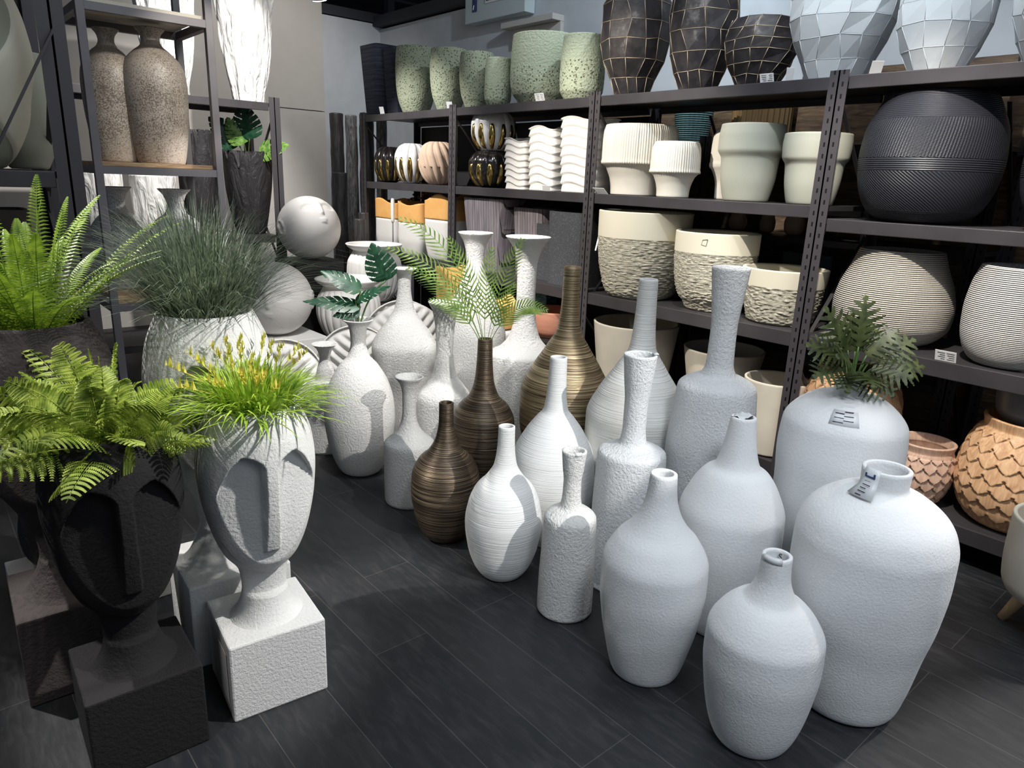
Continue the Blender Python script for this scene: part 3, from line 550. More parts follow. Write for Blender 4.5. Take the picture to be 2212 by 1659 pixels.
# ---------------- face planters ----------------
def sstep(a,b,x):
    t=max(0,min(1,(x-a)/(b-a))); return t*t*(3-2*t)
def face_pot(key,mat,label,base_h,base_w,x,y,turn,scale_w=1.0,bx=None):
    prof=D[key][3]; H=prof[-1][1]; R=max(p[0] for p in prof[4:])
    r=empty('face_planter',(x,y,0),label,'planter','face planters on square bases',turn)
    c=bx or (0,0)
    mb=MB(); mb.box((c[0]-base_w/2,c[1]-base_w/2,0),(c[0]+base_w/2,c[1]+base_w/2,base_h)); mb.build('base',M[mat],r,bevel=.006)
    P=resample(prof,.005); P=[(P[0][0]+.006,-.003)]+P; segs=260; th=.016; zc=H*.22; zt=H*.93
    zr=H*.52
    def rad(z):
        for i in range(1,len(P)):
            if P[i][1]>=z: a=P[i-1];b=P[i]; t=(z-a[1])/max(1e-6,b[1]-a[1]); return a[0]+(b[0]-a[0])*t
        return P[-1][0]
    cz=H*.574; hz=H*.318; hw=R*.86
    def mod(rr,z,a):
        X=rr*math.cos(a); Y=rr*math.sin(a)
        if Y<0 and z>H*.13:
            d=-Y; u=X/hw; v=(z-cz)/hz; ax=abs(u)
            wv=1.0 if v>0 else math.sqrt(max(.02,1-.30*v*v))
            q=(u/wv)**2+v*v          # inside the oval face when q<1
            cut=min(d,R*(.52+.19*(1-min(1,u*u))-.10*max(0,-v)**2))
            rad_=rad(z); nosed=math.sqrt(max(0,rad_*rad_-X*X))
            arch=.62+.22*math.sqrt(max(0,1-((ax-.52)/.40)**2)) if .12<ax<.92 else .62
            fore=sstep(-.02,.02,v-arch)
            nz=.115+.025*max(0,.5-v); nose=sstep(nz+.03,nz,ax)*sstep(-.60,-.56,v)
            keep=max(fore,nose); inside=sstep(1.0,.96,q)
            nd=d*(1-inside)+inside*(cut*(1-keep)+d*keep)
            back=.30*sstep(-.15,-.75,v)*sstep(.985,1.03,q)*sstep(-1.9,-1.3,v)
            Y=-nd*(1-back)
        return X,Y
    vs=[];uv=[]; rings=[(p[0],p[1]) for p in P]; n=len(rings)
    rim=[(rings[-1][0]-.004,H+.003),(rings[-1][0]-th+.004,H+.003),(rings[-1][0]-th,H)]; inn=[(max(.01,p[0]-th),p[1]) for p in reversed(P[:-1]) if p[1]>H-.1]
    allr=rings+rim+inn
    for i,(rr,z) in enumerate(allr):
        for j in range(segs):
            a=2*PI*j/segs
            if i<n: X,Y=mod(rr,z,a)
            else: X,Y=rr*math.cos(a),rr*math.sin(a)
            vs.append((X,Y,base_h+z))
    fs=[[i*segs+j,i*segs+(j+1)%segs,(i+1)*segs+(j+1)%segs,(i+1)*segs+j] for i in range(len(allr)-1) for j in range(segs)]
    fs.append([j for j in range(segs)][::-1]); fs.append([(len(allr)-1)*segs+j for j in range(segs)])
    link('head',mesh('head',vs,fs),M[mat],r)
    return r,base_h+H,rings[-1][0]
fw=face_pot('face_black','face_white','white carved face planter on a cube base, holding lime grass',.26,.29,.712,1.965,math.radians(-6),bx=(-.005,0))
fb=face_pot('face_black','face_black','black carved face planter on a cube base, holding lacy light green fern',.26,.29,.33,1.965,math.radians(-2))
fwt=face_pot('face_black_tall','face_white','large white carved face planter behind the small white one, holding blue-green grass',.30,.33,.715,2.335,math.radians(-4),bx=(0,-.03))
fbt=face_pot('face_black_tall','face_black_tall','large dark carved face planter at the left edge, holding an upright fern',.295,.33,.26,2.43,math.radians(-2))
s=MB(); s.box((-.1535,-.11,.05),(-.1525,-.02,.22)); 
o=s.build('paper_label',M['card'],fw[0]); o['label']='torn grey paper label on the side of the cube'
# ---------------- rack contents: top tier ----------------
G='sage green pitted planters on the top tier'
def rib_mod(n,amp,z0=0,z1=9,tw=0):
    def f(r,z,a,H): return (r*(1-amp*(abs(math.sin(a*n/2+tw*z))<.25)) if z0<=z<=z1 else r, z)
    return f
def topring(zr0):
    def f(r,z,a,H): return (r*(1+.006*math.sin(z*2*PI/.014)) if z>H*zr0 else r, z)
    return f
P_=dict(thick=.014,depth=.5)
def sq3(r,z,a,H): k=(abs(math.cos(a-PI/8))**5+abs(math.sin(a-PI/8))**5)**(-.2); return r*(.93+.07*k),z
vase('green_1','planter','green_pitted','tallest sage pitted planter, leftmost of the green ones on the top tier','planter',G,mod=sq3,**P_)
vase('green_2','planter','green_pitted','second sage pitted planter from the left on the top tier','planter',G,mod=sq3,**P_)
vase('green_3','planter','green_pitted','third sage pitted planter from the left on the top tier','planter',G,mod=sq3,**P_)
vase('green_4','planter','green_half_s','smallest sage planter with smooth upper half on the top tier','planter',G,**P_)
vase('green_5','planter','green_half','widest sage planter with ringed upper half on the top tier','planter',G,mod=topring(.55),**P_)
vase('green_6','planter','green_half','sage planter with ringed upper half, rightmost green one beside the dark vine pots','planter',G,mod=topring(.55),**P_)
def sq_planter(x,y,z,wt,wb,dt,db,h,m,name,label,group=None,rz=0,wave=None,n=1):
    vs=[];fs=[];nr=24;ns=48
    def ring(w,d,zz,e=8,zf=None):
        o=[]
        for j in range(ns):
            a=2*PI*j/ns; c,s_=math.cos(a),math.sin(a); k=(abs(c)**e+abs(s_)**e)**(-1/e); X=c*k*w/2; Y=s_*k*d/2
            o.append((X,Y,zf(X,Y,zz) if zf else zz))
        return o
    rg=[]
    for i in range(nr+1):
        t=i/nr; w=wb+(wt-wb)*t; d=db+(dt-db)*t; rg.append(ring(w,d,h*t,8,wave))
    rg.append(ring(wt-.03,dt-.03,h,8,wave)); rg.append(ring(wt-.05,dt-.05,h*.6,8,None))
    for r_ in rg: vs+=r_
    for i in range(len(rg)-1):
        for j in range(ns): k=(j+1)%ns; fs.append([i*ns+j,i*ns+k,(i+1)*ns+k,(i+1)*ns+j])
    fs.append(list(range(ns))[::-1]); fs.append([(len(rg)-1)*ns+j for j in range(ns)])
    o=link(name,mesh(name,vs,fs),M[m],None,(x,y,z)); o.rotation_euler.z=rz; 
    md=o.modifiers.new('e','EDGE_SPLIT'); md.split_angle=math.radians(40)
    return tag(o,label,'planter',group)
sq_planter(3.62,6.14,2.115,.32,.24,.32,.24,.60,'dark_planter','planter','tapered dark square planter at the far left end of the top tier','dark square planters')
sq_planter(3.66,5.87,2.115,.30,.22,.22,.2,.56,'dark_planter','planter','tapered dark square planter between its twin and the first sage planter','dark square planters')
# faceted pots
def facet_pot(key,m,nseg,nrow,label,group,seam=None,seed=1,jit=.3):
    x,y,z,p=D[key]; H=p[-1][1]; P=resample(p,.01); rd=random.Random(seed)
    def rad(zz):
        for i in range(1,len(P)):
            if P[i][1]>=zz: a=P[i-1];b=P[i]; t=(zz-a[1])/max(1e-6,b[1]-a[1]); return a[0]+(b[0]-a[0])*t
        return P[-1][0]
    vs=[];fs=[]; off=0
    for i in range(nrow+1):
        zz=H*i/nrow; off+=rd.uniform(-jit,jit) if i else 0
        for j in range(nseg):
            a=2*PI*(j+off+rd.uniform(-.2,.2))/nseg; q=rad(zz)*(1.03 if 0<i<nrow else 1); vs.append(Vector((q*math.cos(a),q*math.sin(a),zz+(rd.uniform(-.006,.006) if 0<i<nrow else 0))))
    for i in range(nrow):
        for j in range(nseg):
            k=(j+1)%nseg; fs.append([i*nseg+j,i*nseg+k,(i+1)*nseg+k,(i+1)*nseg+j])
    outer=[v.copy() for v in vs]; b=len(vs)
    for j in range(nseg): q=vs[nrow*nseg+j]; vs.append(Vector((q.x*.9,q.y*.9,q.z)))
    for j in range(nseg): q=vs[nrow*nseg+j]; vs.append(Vector((q.x*.85,q.y*.85,H*.5)))
    for j in range(nseg):
        k=(j+1)%nseg; fs.append([nrow*nseg+j,nrow*nseg+k,b+k,b+j]); fs.append([b+j,b+k,b+nseg+k,b+nseg+j])
    fs.append(list(range(nseg))[::-1]); fs.append([b+nseg+j for j in range(nseg)])
    o=link('planter',mesh('planter',vs,fs),M[m],None,(x,y,z),smooth=False); bv=o.modifiers.new('soft','BEVEL'); bv.width=.006; bv.segments=2; bv.limit_method='ANGLE'; bv.angle_limit=.02
    tag(o,label,'planter',group)
    if seam:
        mb=MB(); rr_=.0020 if seam=='seam' else .0011
        for i in range(nrow+1):
            for j in range(nseg):
                if 0<i<nrow: mb.tube([outer[i*nseg+j],outer[i*nseg+(j+1)%nseg]],rr_,5)
                if i<nrow: mb.tube([outer[i*nseg+j],outer[(i+1)*nseg+j]],rr_,5)
        s_=mb.build('seam',M[seam],o,smooth=True); s_['label']='pale raised seams'
facet_pot('vine_1','vine',12,6,'tall dark planter with pale seams, leftmost of three on the top tier','dark seamed planters on the top tier','seam',4)
facet_pot('vine_2','vine',11,6,'second tall dark planter with pale seams, middle of three on the top tier','dark seamed planters on the top tier','seam',5)
facet_pot('vine_3','vine',12,6,'short round dark planter with pale seams on the top tier','dark seamed planters on the top tier','seam',6)
facet_pot('facet_1','facet_white',12,6,'large pale faceted planter beside the short dark seamed one','pale faceted planters on the top tier','facet_white',7,.3)
facet_pot('facet_2','facet_white',12,6,'pale faceted planter, middle of three on the top tier','pale faceted planters on the top tier','facet_white',8,.3)
D['facet_3']=(3.60,.93,2.115,D['facet_2'][3]); facet_pot('facet_3','facet_white',12,6,'pale faceted planter cut by the right edge of the view','pale faceted planters on the top tier','facet_white',9,.3)
# ---------------- second tier ----------------
def gourd(x,y,z,R,H,m,inlay,label,rz=0,tilt=0,group='ribbed ball vases on the second tier',n=11):
    prof=[(R*.42,0),(R*.62,H*.07),(R*.88,H*.25),(R,H*.48),(R,H*.66),(R*.86,H*.86),(R*.66,H*.96),(R*.48,H)]
    tw=.0 if inlay else 2.2
    nn=n/2
    def mod(r,zz,a,HH):
        s_=abs(math.sin(nn*(a+tw*zz))); return r*(.79+.21*s_**.55), zz
    o=lathe('ball_vase',prof,M[m],loc=(x,y,z),segs=192,thick=.012,depth=H*.6,mod=mod); o.rotation_euler=(tilt,0,rz); tag(o,label,'vase',group)
    if inlay:
        vs=[];fs=[]
        for k in range(n):
            a0=2*PI*k/n; i0=len(vs)
            for i in range(15):
                t=i/14; zz=H*(.05+.63*t); ph=zz/H
                rr=R*math.sqrt(max(.05,1-((ph-.48)/.56)**2)); w=math.sin(PI*min(1,t*1.0+.0))**.45 if t>.5 else (.35+.65*math.sin(PI*t)); w=max(w,.02)*R*.205
                for j in range(7):
                    u=-1+2*j/6; b=math.sqrt(max(0,1-u*u)); aa=a0+u*w/rr; q=rr*.88+b*.14*rr*(min(1,w/(R*.06)))
                    vs.append((q*math.cos(aa),q*math.sin(aa),zz))
            for i in range(14):
                for j in range(6): p=i0+i*7+j; fs.append([p,p+1,p+8,p+7])
        q=link('inlay',mesh('inlay',vs,fs),M['gold'],o); q['label']='mirror gold lobes'
    return o
gourd(3.575,5.945,1.535,.148,.31,'black_gloss',True,'glossy black and gold ribbed ball vase, leftmost on the second tier')
gourd(3.575,5.575,1.535,.155,.335,'white_gloss',True,'white and gold ribbed ball vase standing on the second tier beside the tan one')
gourd(3.585,5.19,1.535,.165,.345,'tan',False,'matte tan ribbed ball vase on the second tier left of an upright',n=14)
gourd(3.61,4.50,1.535,.175,.275,'black_gloss',True,'black and gold ribbed ball vase, lower of the stacked pair')
gourd(3.61,4.49,1.805,.168,.30,'white_gloss',True,'white and gold ribbed ball vase stacked on top of the black and gold one')
gourd(3.84,4.62,1.535,.12,.27,'black_gloss',True,'black ribbed ball vase hidden behind the stacked pair')
def wavy(x,y,z,w,d,h,label,ph=0,seed=0):
    ns=96; nr=70; vs=[];fs=[]
    def cs(a,e=7): c,s_=math.cos(a),math.sin(a); k=(abs(c)**e+abs(s_)**e)**(-1/e); return c*k,s_*k
    nb=8
    for i in range(nr+1):
        for j in range(ns):
            a=2*PI*j/ns; X,Y=cs(a); per=math.sin(2.7*Y+ph)*.015+math.sin(2.4*X+ph)*.008
            zz=h*i/nr; zz2=zz+per*min(1,i/8)
            q=((zz/h*nb)%1.0); bump=.013*(q**.8)*(1 if i<nr else .5); t=.86+.14*math.sqrt(min(1,zz/h*1.2))
            vs.append((X*(w/2*t)-(X*bump),Y*(d/2*t)-(Y*bump),zz2))
    b=(nr+1)*ns
    for sc_,zz in ((.86,h),(.82,h*.5)):
        for j in range(ns): X,Y=cs(2*PI*j/ns); per=math.sin(2.7*Y+ph)*.015+math.sin(2.4*X+ph)*.008; vs.append((X*w/2*sc_,Y*d/2*sc_,zz+(per if zz==h else 0)))
    for i in range(nr+2):
        for j in range(ns): k=(j+1)%ns; fs.append([i*ns+j,i*ns+k,(i+1)*ns+k,(i+1)*ns+j])
    fs.append(list(range(ns))[::-1]); fs.append([(nr+2)*ns+j for j in range(ns)])
    o=link('planter',mesh('planter',vs,fs),M['wavy_white'],None,(x,y,z)); tag(o,label,'planter','white wave-ridged planters on the second tier')
wavy(3.58,4.08,1.535,.22,.25,.35,'smallest white wave-ridged planter on the second tier',0)
wavy(3.58,3.80,1.535,.23,.28,.425,'medium white wave-ridged planter on the second tier',1.2)
wavy(3.60,3.45,1.535,.26,.36,.475,'tallest white wave-ridged planter, beside an upright on the second tier',.6)
def mush(key,label,n,amp=.018):
    x,y,z,p=D[key]
    zc=[q[1] for q in p if q[0]>max(t[0] for t in p)*.96][0]
    def mod(r,zz,a,H):
        if zz<zc-.012: return r,zz
        rr=r*(1+.03)-amp*.5*abs(math.sin(a*n/2+.5*math.sin(a*5)))**.4*r/.2; return rr+(.004 if zz<zc+.02 else 0),zz
    o=lathe('planter',p,M['ribbed_cream'],loc=(x,y,z),segs=n*6,thick=.02,depth=.25,mod=mod); tag(o,label,'planter','ribbed-cap planters on the second tier')
mush('mush_1','largest cream planter with ribbed cap on the second tier, beside an upright',96)
mush('mush_2','small cream planter with ribbed cap, front of the three ribbed-cap ones',64)
mush('mush_3','cream ribbed-cap planter half hidden behind the small one and a stone pot',64)
vase('stone_1','planter','stone','large pale stone planter with stepped collar on the second tier','planter','stepped stone planters',**P_)
v=vase('stone_2','planter','stone','small pale stone planter with stepped collar, behind an upright','planter','stepped stone planters',**P_)
vase('black_barrel','planter','barrel','huge black barrel planter with woven bands on the second tier','planter','black woven-band planters',thick=.02,depth=.3)
D['barrel_2']=(3.66,.69,1.478,[(r*.95,z*.93) for r,z in D['black_barrel'][3]])
vase('barrel_2','planter','barrel','black barrel planter cut off by the right edge of the view','planter','black woven-band planters',thick=.02,depth=.3)
# ---------------- third tier ----------------
C3='cream planters with chiselled lower bodies on the third tier'
def chis(top,amp=.0085):
    def f(r,z,a,H):
        if z>top: return r+.003,z
        q=noise.noise(Vector((math.cos(a)*8,math.sin(a)*8,z*115))); return r+amp*max(-.25,q),z
    return f
K=dict(segs=300,thick=.018,depth=.4,step=.0035)
vase('cream_1','planter','chisel_l','largest cream planter with chiselled body on the third tier','planter',C3,mod=chis(.375),**K)
v=vase('cream_2','planter','chisel_m','middle cream planter with chiselled body, small outlined sticker near its rim','planter',C3,mod=chis(.335),**K)
vase('cream_3','planter','chisel_s','smallest cream planter with chiselled body, beside an upright','planter',C3,mod=chis(.2),**K)
a0=math.atan2(-2.402,-3.632)-.28; mb=MB(); q=[(-.016,.018),(.012,.014),(.018,-.012),(-.009,-.018),(-.016,.018)]
pt=[Vector((.242*math.cos(a0-u/.24),.242*math.sin(a0-u/.24),.40+w_)) for u,w_ in q]; mb.tube(pt,.0012,5,False); o=mb.build('sticker_outline',M['ink'],v)
vase('woven_1','planter','woven_cream','large cream woven-texture planter narrowing to its rim on the third tier','planter','woven-texture planters on the third tier',segs=160,thick=.015,depth=.3)
vase('woven_2','planter','woven_white','white woven-texture planter at the right edge of the third tier','planter','woven-texture planters on the third tier',segs=160,thick=.015,depth=.3)
D['woven_3']=(3.84,1.02,.905,[(.2,0),(.215,.05),(.20,.45)]); 
def two_tone(x,y,z,w,d,h,band,label,ph,amp,group='orange and white planters on the third tier'):
    def wv(f): return lambda X,Y,zz: zz+(amp*math.sin(Y/d*PI*1.6+ph)*(f(zz)))
    e=empty('planter',(x,y,z),label,'planter',group)
    for nm,m,z0,z1,t0,t1 in (('lower_body','white_glaze',0,h-band,.72,.98),('glazed_band','orange',h-band,h,1.0,1.0)):
        ns=64; vs=[];fs=[]; nr=14
        for i in range(nr+1):
            t=i/nr; zz=z0+(z1-z0)*t; s_=t0+(t1-t0)*min(1,t*2.2)**.5
            for j in range(ns):
                a=2*PI*j/ns; c,s2=math.cos(a),math.sin(a); k=(abs(c)**5+abs(s2)**5)**(-.2); X=c*k*w/2*s_;Y=s2*k*d/2*s_
                vs.append((X,Y,zz+(amp*math.sin(Y/d*PI*1.7+ph)*t if nm=='glazed_band' else 0)))
        if nm=='glazed_band':
            for j in range(ns): p=vs[nr*ns+j]; vs.append((p[0]*.9,p[1]*.9,p[2]))
            for j in range(ns): p=vs[nr*ns+j]; vs.append((p[0]*.88,p[1]*.88,z0))
            nr+=2
        fs=[[i*ns+j,i*ns+(j+1)%ns,(i+1)*ns+(j+1)%ns,(i+1)*ns+j] for i in range(nr) for j in range(ns)]+[list(range(ns))[::-1],[nr*ns+j for j in range(ns)]]
        o=link(nm,mesh(nm,vs,fs),M[m],e)
        if nm=='glazed_band': o['label']='orange glazed band'
two_tone(3.60,5.90,.905,.28,.375,.47,.16,'orange-topped white planter, leftmost of three on the third tier',.6,.02)
two_tone(3.60,5.49,.905,.28,.40,.46,.165,'orange-topped white planter, middle of three on the third tier',-1.2,.015)
two_tone(3.60,5.055,.905,.28,.40,.53,.18,'orange-topped white planter, tallest of three beside an upright',2.4,.03)
sq_planter(3.60,4.42,.905,.30,.24,.50,.36,.55,'plank_grey','planter','grey planter with vertical plank lines, larger of two on the third tier','grey plank-line planters')
sq_planter(3.66,3.98,.905,.24,.2,.34,.28,.50,'plank_grey','planter','grey planter with vertical plank lines, smaller of two on the third tier','grey plank-line planters')
sq_planter(3.60,3.50,.905,.30,.28,.34,.32,.50,'terrazzo_dark','planter','speckled charcoal planter, larger one beside an upright','speckled charcoal planters')
sq_planter(3.62,3.78,.905,.18,.16,.18,.16,.40,'terrazzo_dark','planter','speckled charcoal planter, smaller one left of the larger','speckled charcoal planters')
mb=MB(); ww=empty('handled_rod',(3.42,5.655,.91),'thin metal rod with white handle before the orange-topped planters','rod')
mb.tube([(0,0,0),(0,0,.30)],.006,8); o=mb.build('rod',M['steel_grey'],ww,smooth=True); mb=MB(); mb.tube([(0,0,.28),(0,0,.30),(0,0,.47),(0,0,.49)],[.012,.017,.017,.012],12); mb.build('handle',M['card'],ww,smooth=True)
br=empty('berry_sprig',(3.75,5.62,.91),'dried brown-pink berry sprigs poking up behind the orange-topped planters','dried plant'); rs=random.Random(5)
mb=MB()
for k in range(3): mb.tube([(0,0,.1),(0,(k-1)*.12,.35),(-.02,(k-1)*.2,.50)],.003,5)
mb.build('stem',M['charred'],br,smooth=True)
mb=MB()
for k in range(26):
    c=Vector((-.02+rs.uniform(-.03,.03),rs.choice((-.2,.02,.2))+rs.uniform(-.045,.045),.50+rs.uniform(-.03,.045))); r=.011
    mb.tube([c+Vector((0,0,-r)),c+Vector((0,0,-r*.6)),c,c+Vector((0,0,r*.6)),c+Vector((0,0,r))],[.001,r*.8,r,r*.8,.001],8)
mb.build('berries',M['berry'],br,smooth=True)['kind']='stuff'
# ---------------- bottom tier ----------------
vase('cup_1','planter','cream_plain','large plain cream cone planter on the bottom tier behind the striated vase','planter','plain cream planters on the bottom tier',**P_)
vase('bowl_2','planter','cream_plain','plain cream planter set back on the bottom tier, middle of three','planter','plain cream planters on the bottom tier',**P_)
vase('cup_3','planter','cream_plain','plain cream planter on the bottom tier beside an upright','planter','plain cream planters on the bottom tier',**P_)
def scales(nc,nrw,z0,z1,amp=.006):
    def f(r,z,a,H):
        if z<z0 or z>z1: return r,z
        v=(z-z0)/(z1-z0)*nrw; best=0
        # overlapping hexagon shingles, each with a V-shaped lower edge standing proud
        row=math.floor(v)
        h=0
        for rr in (row,row+1):
            u=(a/(2*PI)*nc+(.5 if rr%2 else 0))%1.0-.5; lo=rr+abs(u)*1.0-.5+(.12 if abs(u)>.44 else 0); t=v-lo
            if 0<=t<1.35: h=max(h,(1-t/1.35)) if t>=0 else h
        ridge=.0
        return r+amp*(h-.5),z
    return f
W='scale-carved wooden planters on the bottom tier'
def wood_pot(key,m,label,nc,nr,zt):
    x,y,z,p=D[key]; H=p[-1][1]; o=lathe('planter',p,M[m],loc=(x,y,z),segs=nc*20,thick=.016,depth=.25,step=.0035,mod=scales(nc,nr,.02,H*zt,.013)); tag(o,label,'planter',W); return o
wood_pot('wood_1','wood_scale','scale-carved wooden planter behind the vase of olive leaves',18,6,.86)
wood_pot('wood_2','wood_pink','small pinkish scale-carved wooden planter with thick pale rim',16,5,.82)
wood_pot('wood_3','wood_scale','large round scale-carved wooden planter at the right edge',18,7,.88)
o=lathe('planter',[(.12,0),(.15,.05),(.165,.22),(.16,.25)],M['acrylic'],loc=(3.66,.72,.665),segs=64,thick=.006,depth=.2); tag(o,'dark grey plastic planter nested in the large carved wooden one','planter')
# terracotta, marble, crate behind the tall trumpet vase
mb=MB(); mb.box((3.45,3.52,.191),(3.86,4.02,.478)); tag(mb.build('display_block',M['plinth_black'],bevel=.005),'dark square block under the terracotta bowl','block')
o=lathe('bowl',[(.13,0),(.17,.05),(.195,.15),(.2,.2)],M['terracotta'],loc=(3.66,3.77,.479),segs=72,thick=.014,depth=.17); tag(o,'round terracotta bowl on a dark block between trumpet and bronze vases','bowl')
mb=MB(); mb.box((3.84,4.04,.191),(3.96,4.36,.83)); tag(mb.build('marble_slab',M['marble'],bevel=.003),'green marble slab leaning at the back of the bottom tier','slab')
two_tone(3.13,3.74,0,.17,.19,.80,.20,'faceted orange-topped white floor vase behind the palm vase',1.2,.03,'orange-topped floor vases')
two_tone(3.02,4.13,0,.22,.26,.96,.24,'taller orange-topped white floor vase behind the palm vase',.3,.03,'orange-topped floor vases')
# stool planter at the right edge
sp=empty('footed_planter',(3.10,.40,0),'beige planter on splayed wooden legs at the right edge of the floor','planter')
o=lathe('pot',[(.09,0),(.16,.02),(.185,.055),(.19,.07),(.2,.2),(.2,.33)],M['cream_plain'],parent=sp,segs=72,thick=.014,depth=.2); o.location=(0,0,.145)
for k in range(4):
    a=math.radians(88+90*k); mb=MB(); mb.tube([(.09*math.cos(a),.09*math.sin(a),.17),(.155*math.cos(a),.155*math.sin(a),.004)],[.026,.016],14); mb.build('leg',M['wood_leg'],sp,smooth=True)
# price cards
def card(x,y,z,w,h,label,rz=0,tilt=.35,lines=True):
    e=empty('price_card',(x,y,z),label,'price card','price cards along the shelf edges',rz)
    R_=Matrix.Rotation(-tilt,3,'Y'); mb=MB(); mb.box((-.001,-w/2,0),(.001,w/2,h),R_,(0,0,0)); mb.build('card',M['card'],e)
    if lines:
        mb=MB(); rd=random.Random(int(y*100))
        for k in range(4):
            for q in range(2):
                y0=-w*.42+q*w*.45; mb.box((-.0018,y0,h*(.78-.2*k)),(-.0012,y0+w*rd.uniform(.2,.38),h*(.82-.2*k)),R_,(0,0,0))
        mb.build('printed_lines',M['ink'],e)
card(3.425,2.086,2.116,.075,.042,'white printed price card before the short dark seamed planter')
card(3.43,1.97,2.116,.035,.06,'white price card leaning left of the large faceted planter',.5,.4,False)
card(3.43,1.56,2.116,.05,.055,'white price card at the foot of the large faceted planter',.7,.5,False)
card(3.425,4.80,2.116,.05,.05,'white price card between the first two sage planters',.5,.4,False)
card(3.425,5.82,2.116,.05,.06,'white price card at the foot of the dark square planter',.3,.3,False)
card(3.425,3.76,2.116,.09,.05,'white printed price card below the widest sage planter')
card(3.425,1.04,.906,.085,.05,'white printed price card right of the cream woven planter')
card(3.425,3.14,1.536,.12,.05,'white price card by the upright at the foot of the ribbed planter',-.2,.8,False)
card(3.425,3.655,1.536,.055,.04,'white price card between two wave-ridged planters',.4,.5,False)
card(3.43,3.17,1.18,.012,.13,'thin white card hanging by the upright on the third tier',0,-.25,False)
# ---------------- rear rack contents ----------------
o=lathe('vase',[(.10,0),(.11,.05),(.13,.2),(.14,.35)],M['woven_teal'],loc=(4.36,3.19,1.861),segs=96,thick=.01,depth=.2); tag(o,'teal woven-texture pot seen through the long rack','vase')
def fl(n):
    def f(r,z,a,H): return r*(1+.05*math.sin(a*n)),z
    return f
o=lathe('vase',[(.17,0),(.18,.1),(.18,.30),(.18,.38)],M['stripe_glass'],loc=(4.36,2.66,1.861),segs=240,thick=.01,depth=.2,mod=fl(30)); tag(o,'fluted amber and bronze pot seen through the long rack','vase')
for i,(y0,y1) in enumerate(((2.44,2.20),(2.14,1.78),(1.72,1.30))):
    mb=MB(); mb.box((4.40,y1,1.861),(4.44,y0,2.3)); tag(mb.build('bark_board',M['brown_panel']),['narrow brown bark panel beside the fluted pot','brown bark panel left of the square upright','brown bark panel behind the black barrel planter'][i],'panel','brown bark panels on the rear rack')
mb=MB(); mb.box((4.38,2.145,1.861),(4.43,2.195,2.3)); tag(mb.build('timber_post',M['wood_plank']),'pale timber post between two brown bark panels','post')
for i,(y,r,h) in enumerate(((2.52,.05,.13),(2.33,.065,.15),(2.17,.045,.13),(2.74,.06,.12))):
    o=lathe('jar',[(r*.7,0),(r*.95,h*.2),(r,h*.5),(r*.8,h*.8),(r*.75,h)],M['tan'],loc=(4.36,y,1.331),segs=40,thick=.006,depth=.1); tag(o,['small tan jar between the wide and narrow ones','widest small tan jar on the rear rack','narrowest small tan jar nearest the upright','small tan jar at the left of its row'][i],'jar','small tan jars on the rear rack')
mb=MB(); mb.box((4.36,2.06,.64),(4.38,2.38,1.22)); tag(mb.build('grey_board',M['acrylic']),'dark grey board standing on the rear rack below the jars','board')
mb=MB(); mb.box((4.34,2.5,.64),(4.56,2.85,1.08)); tag(mb.build('storage_box',M['plinth_black'],bevel=.004),'dark box on the rear rack beside the grey board','box')
# ---------------- bark logs left of the rack ----------------
BL=[(3.34,6.50,.075,1.6,'charred'),(3.47,6.78,.07,2.16,'charred'),(3.53,6.60,.06,2.14,'bark_grey'),(3.66,6.82,.055,2.06,'charred'),(3.68,6.56,.075,2.16,'charred'),(3.74,6.38,.055,2.14,'bark_grey'),(3.24,5.93,.055,1.2,'charred'),(3.35,6.06,.05,1.25,'charred')]
LB=['short charred log at the left of the bundle','tall charred log behind the short one','slim grey bark log between the tall charred ones','narrow charred log with rounded top','thick tall charred log beside the grey bark one','silvery bark log touching the left end of the long rack','square charred post in front of the log bundle','charred post leaning before the left end of the rack']
for i,(x,y,r,h,m) in enumerate(BL):
    def lm(rr,z,a,H,i=i): return rr*(1+.14*noise.noise(Vector((math.cos(a)*2+i,math.sin(a)*2,z*4)))+.07*noise.noise(Vector((math.cos(a)*6,math.sin(a)*6+i,z*9)))),z
    o=lathe('charred_log' if m=='charred' else 'bark_log',[(r*.95,0),(r,h*.3),(r*.95,h*.7),(r*.9,h)],M[m],loc=(x,y,0),segs=28,thick=.03,depth=.03,mod=lm); tag(o,LB[i],'log','upright logs at the left end of the rack')
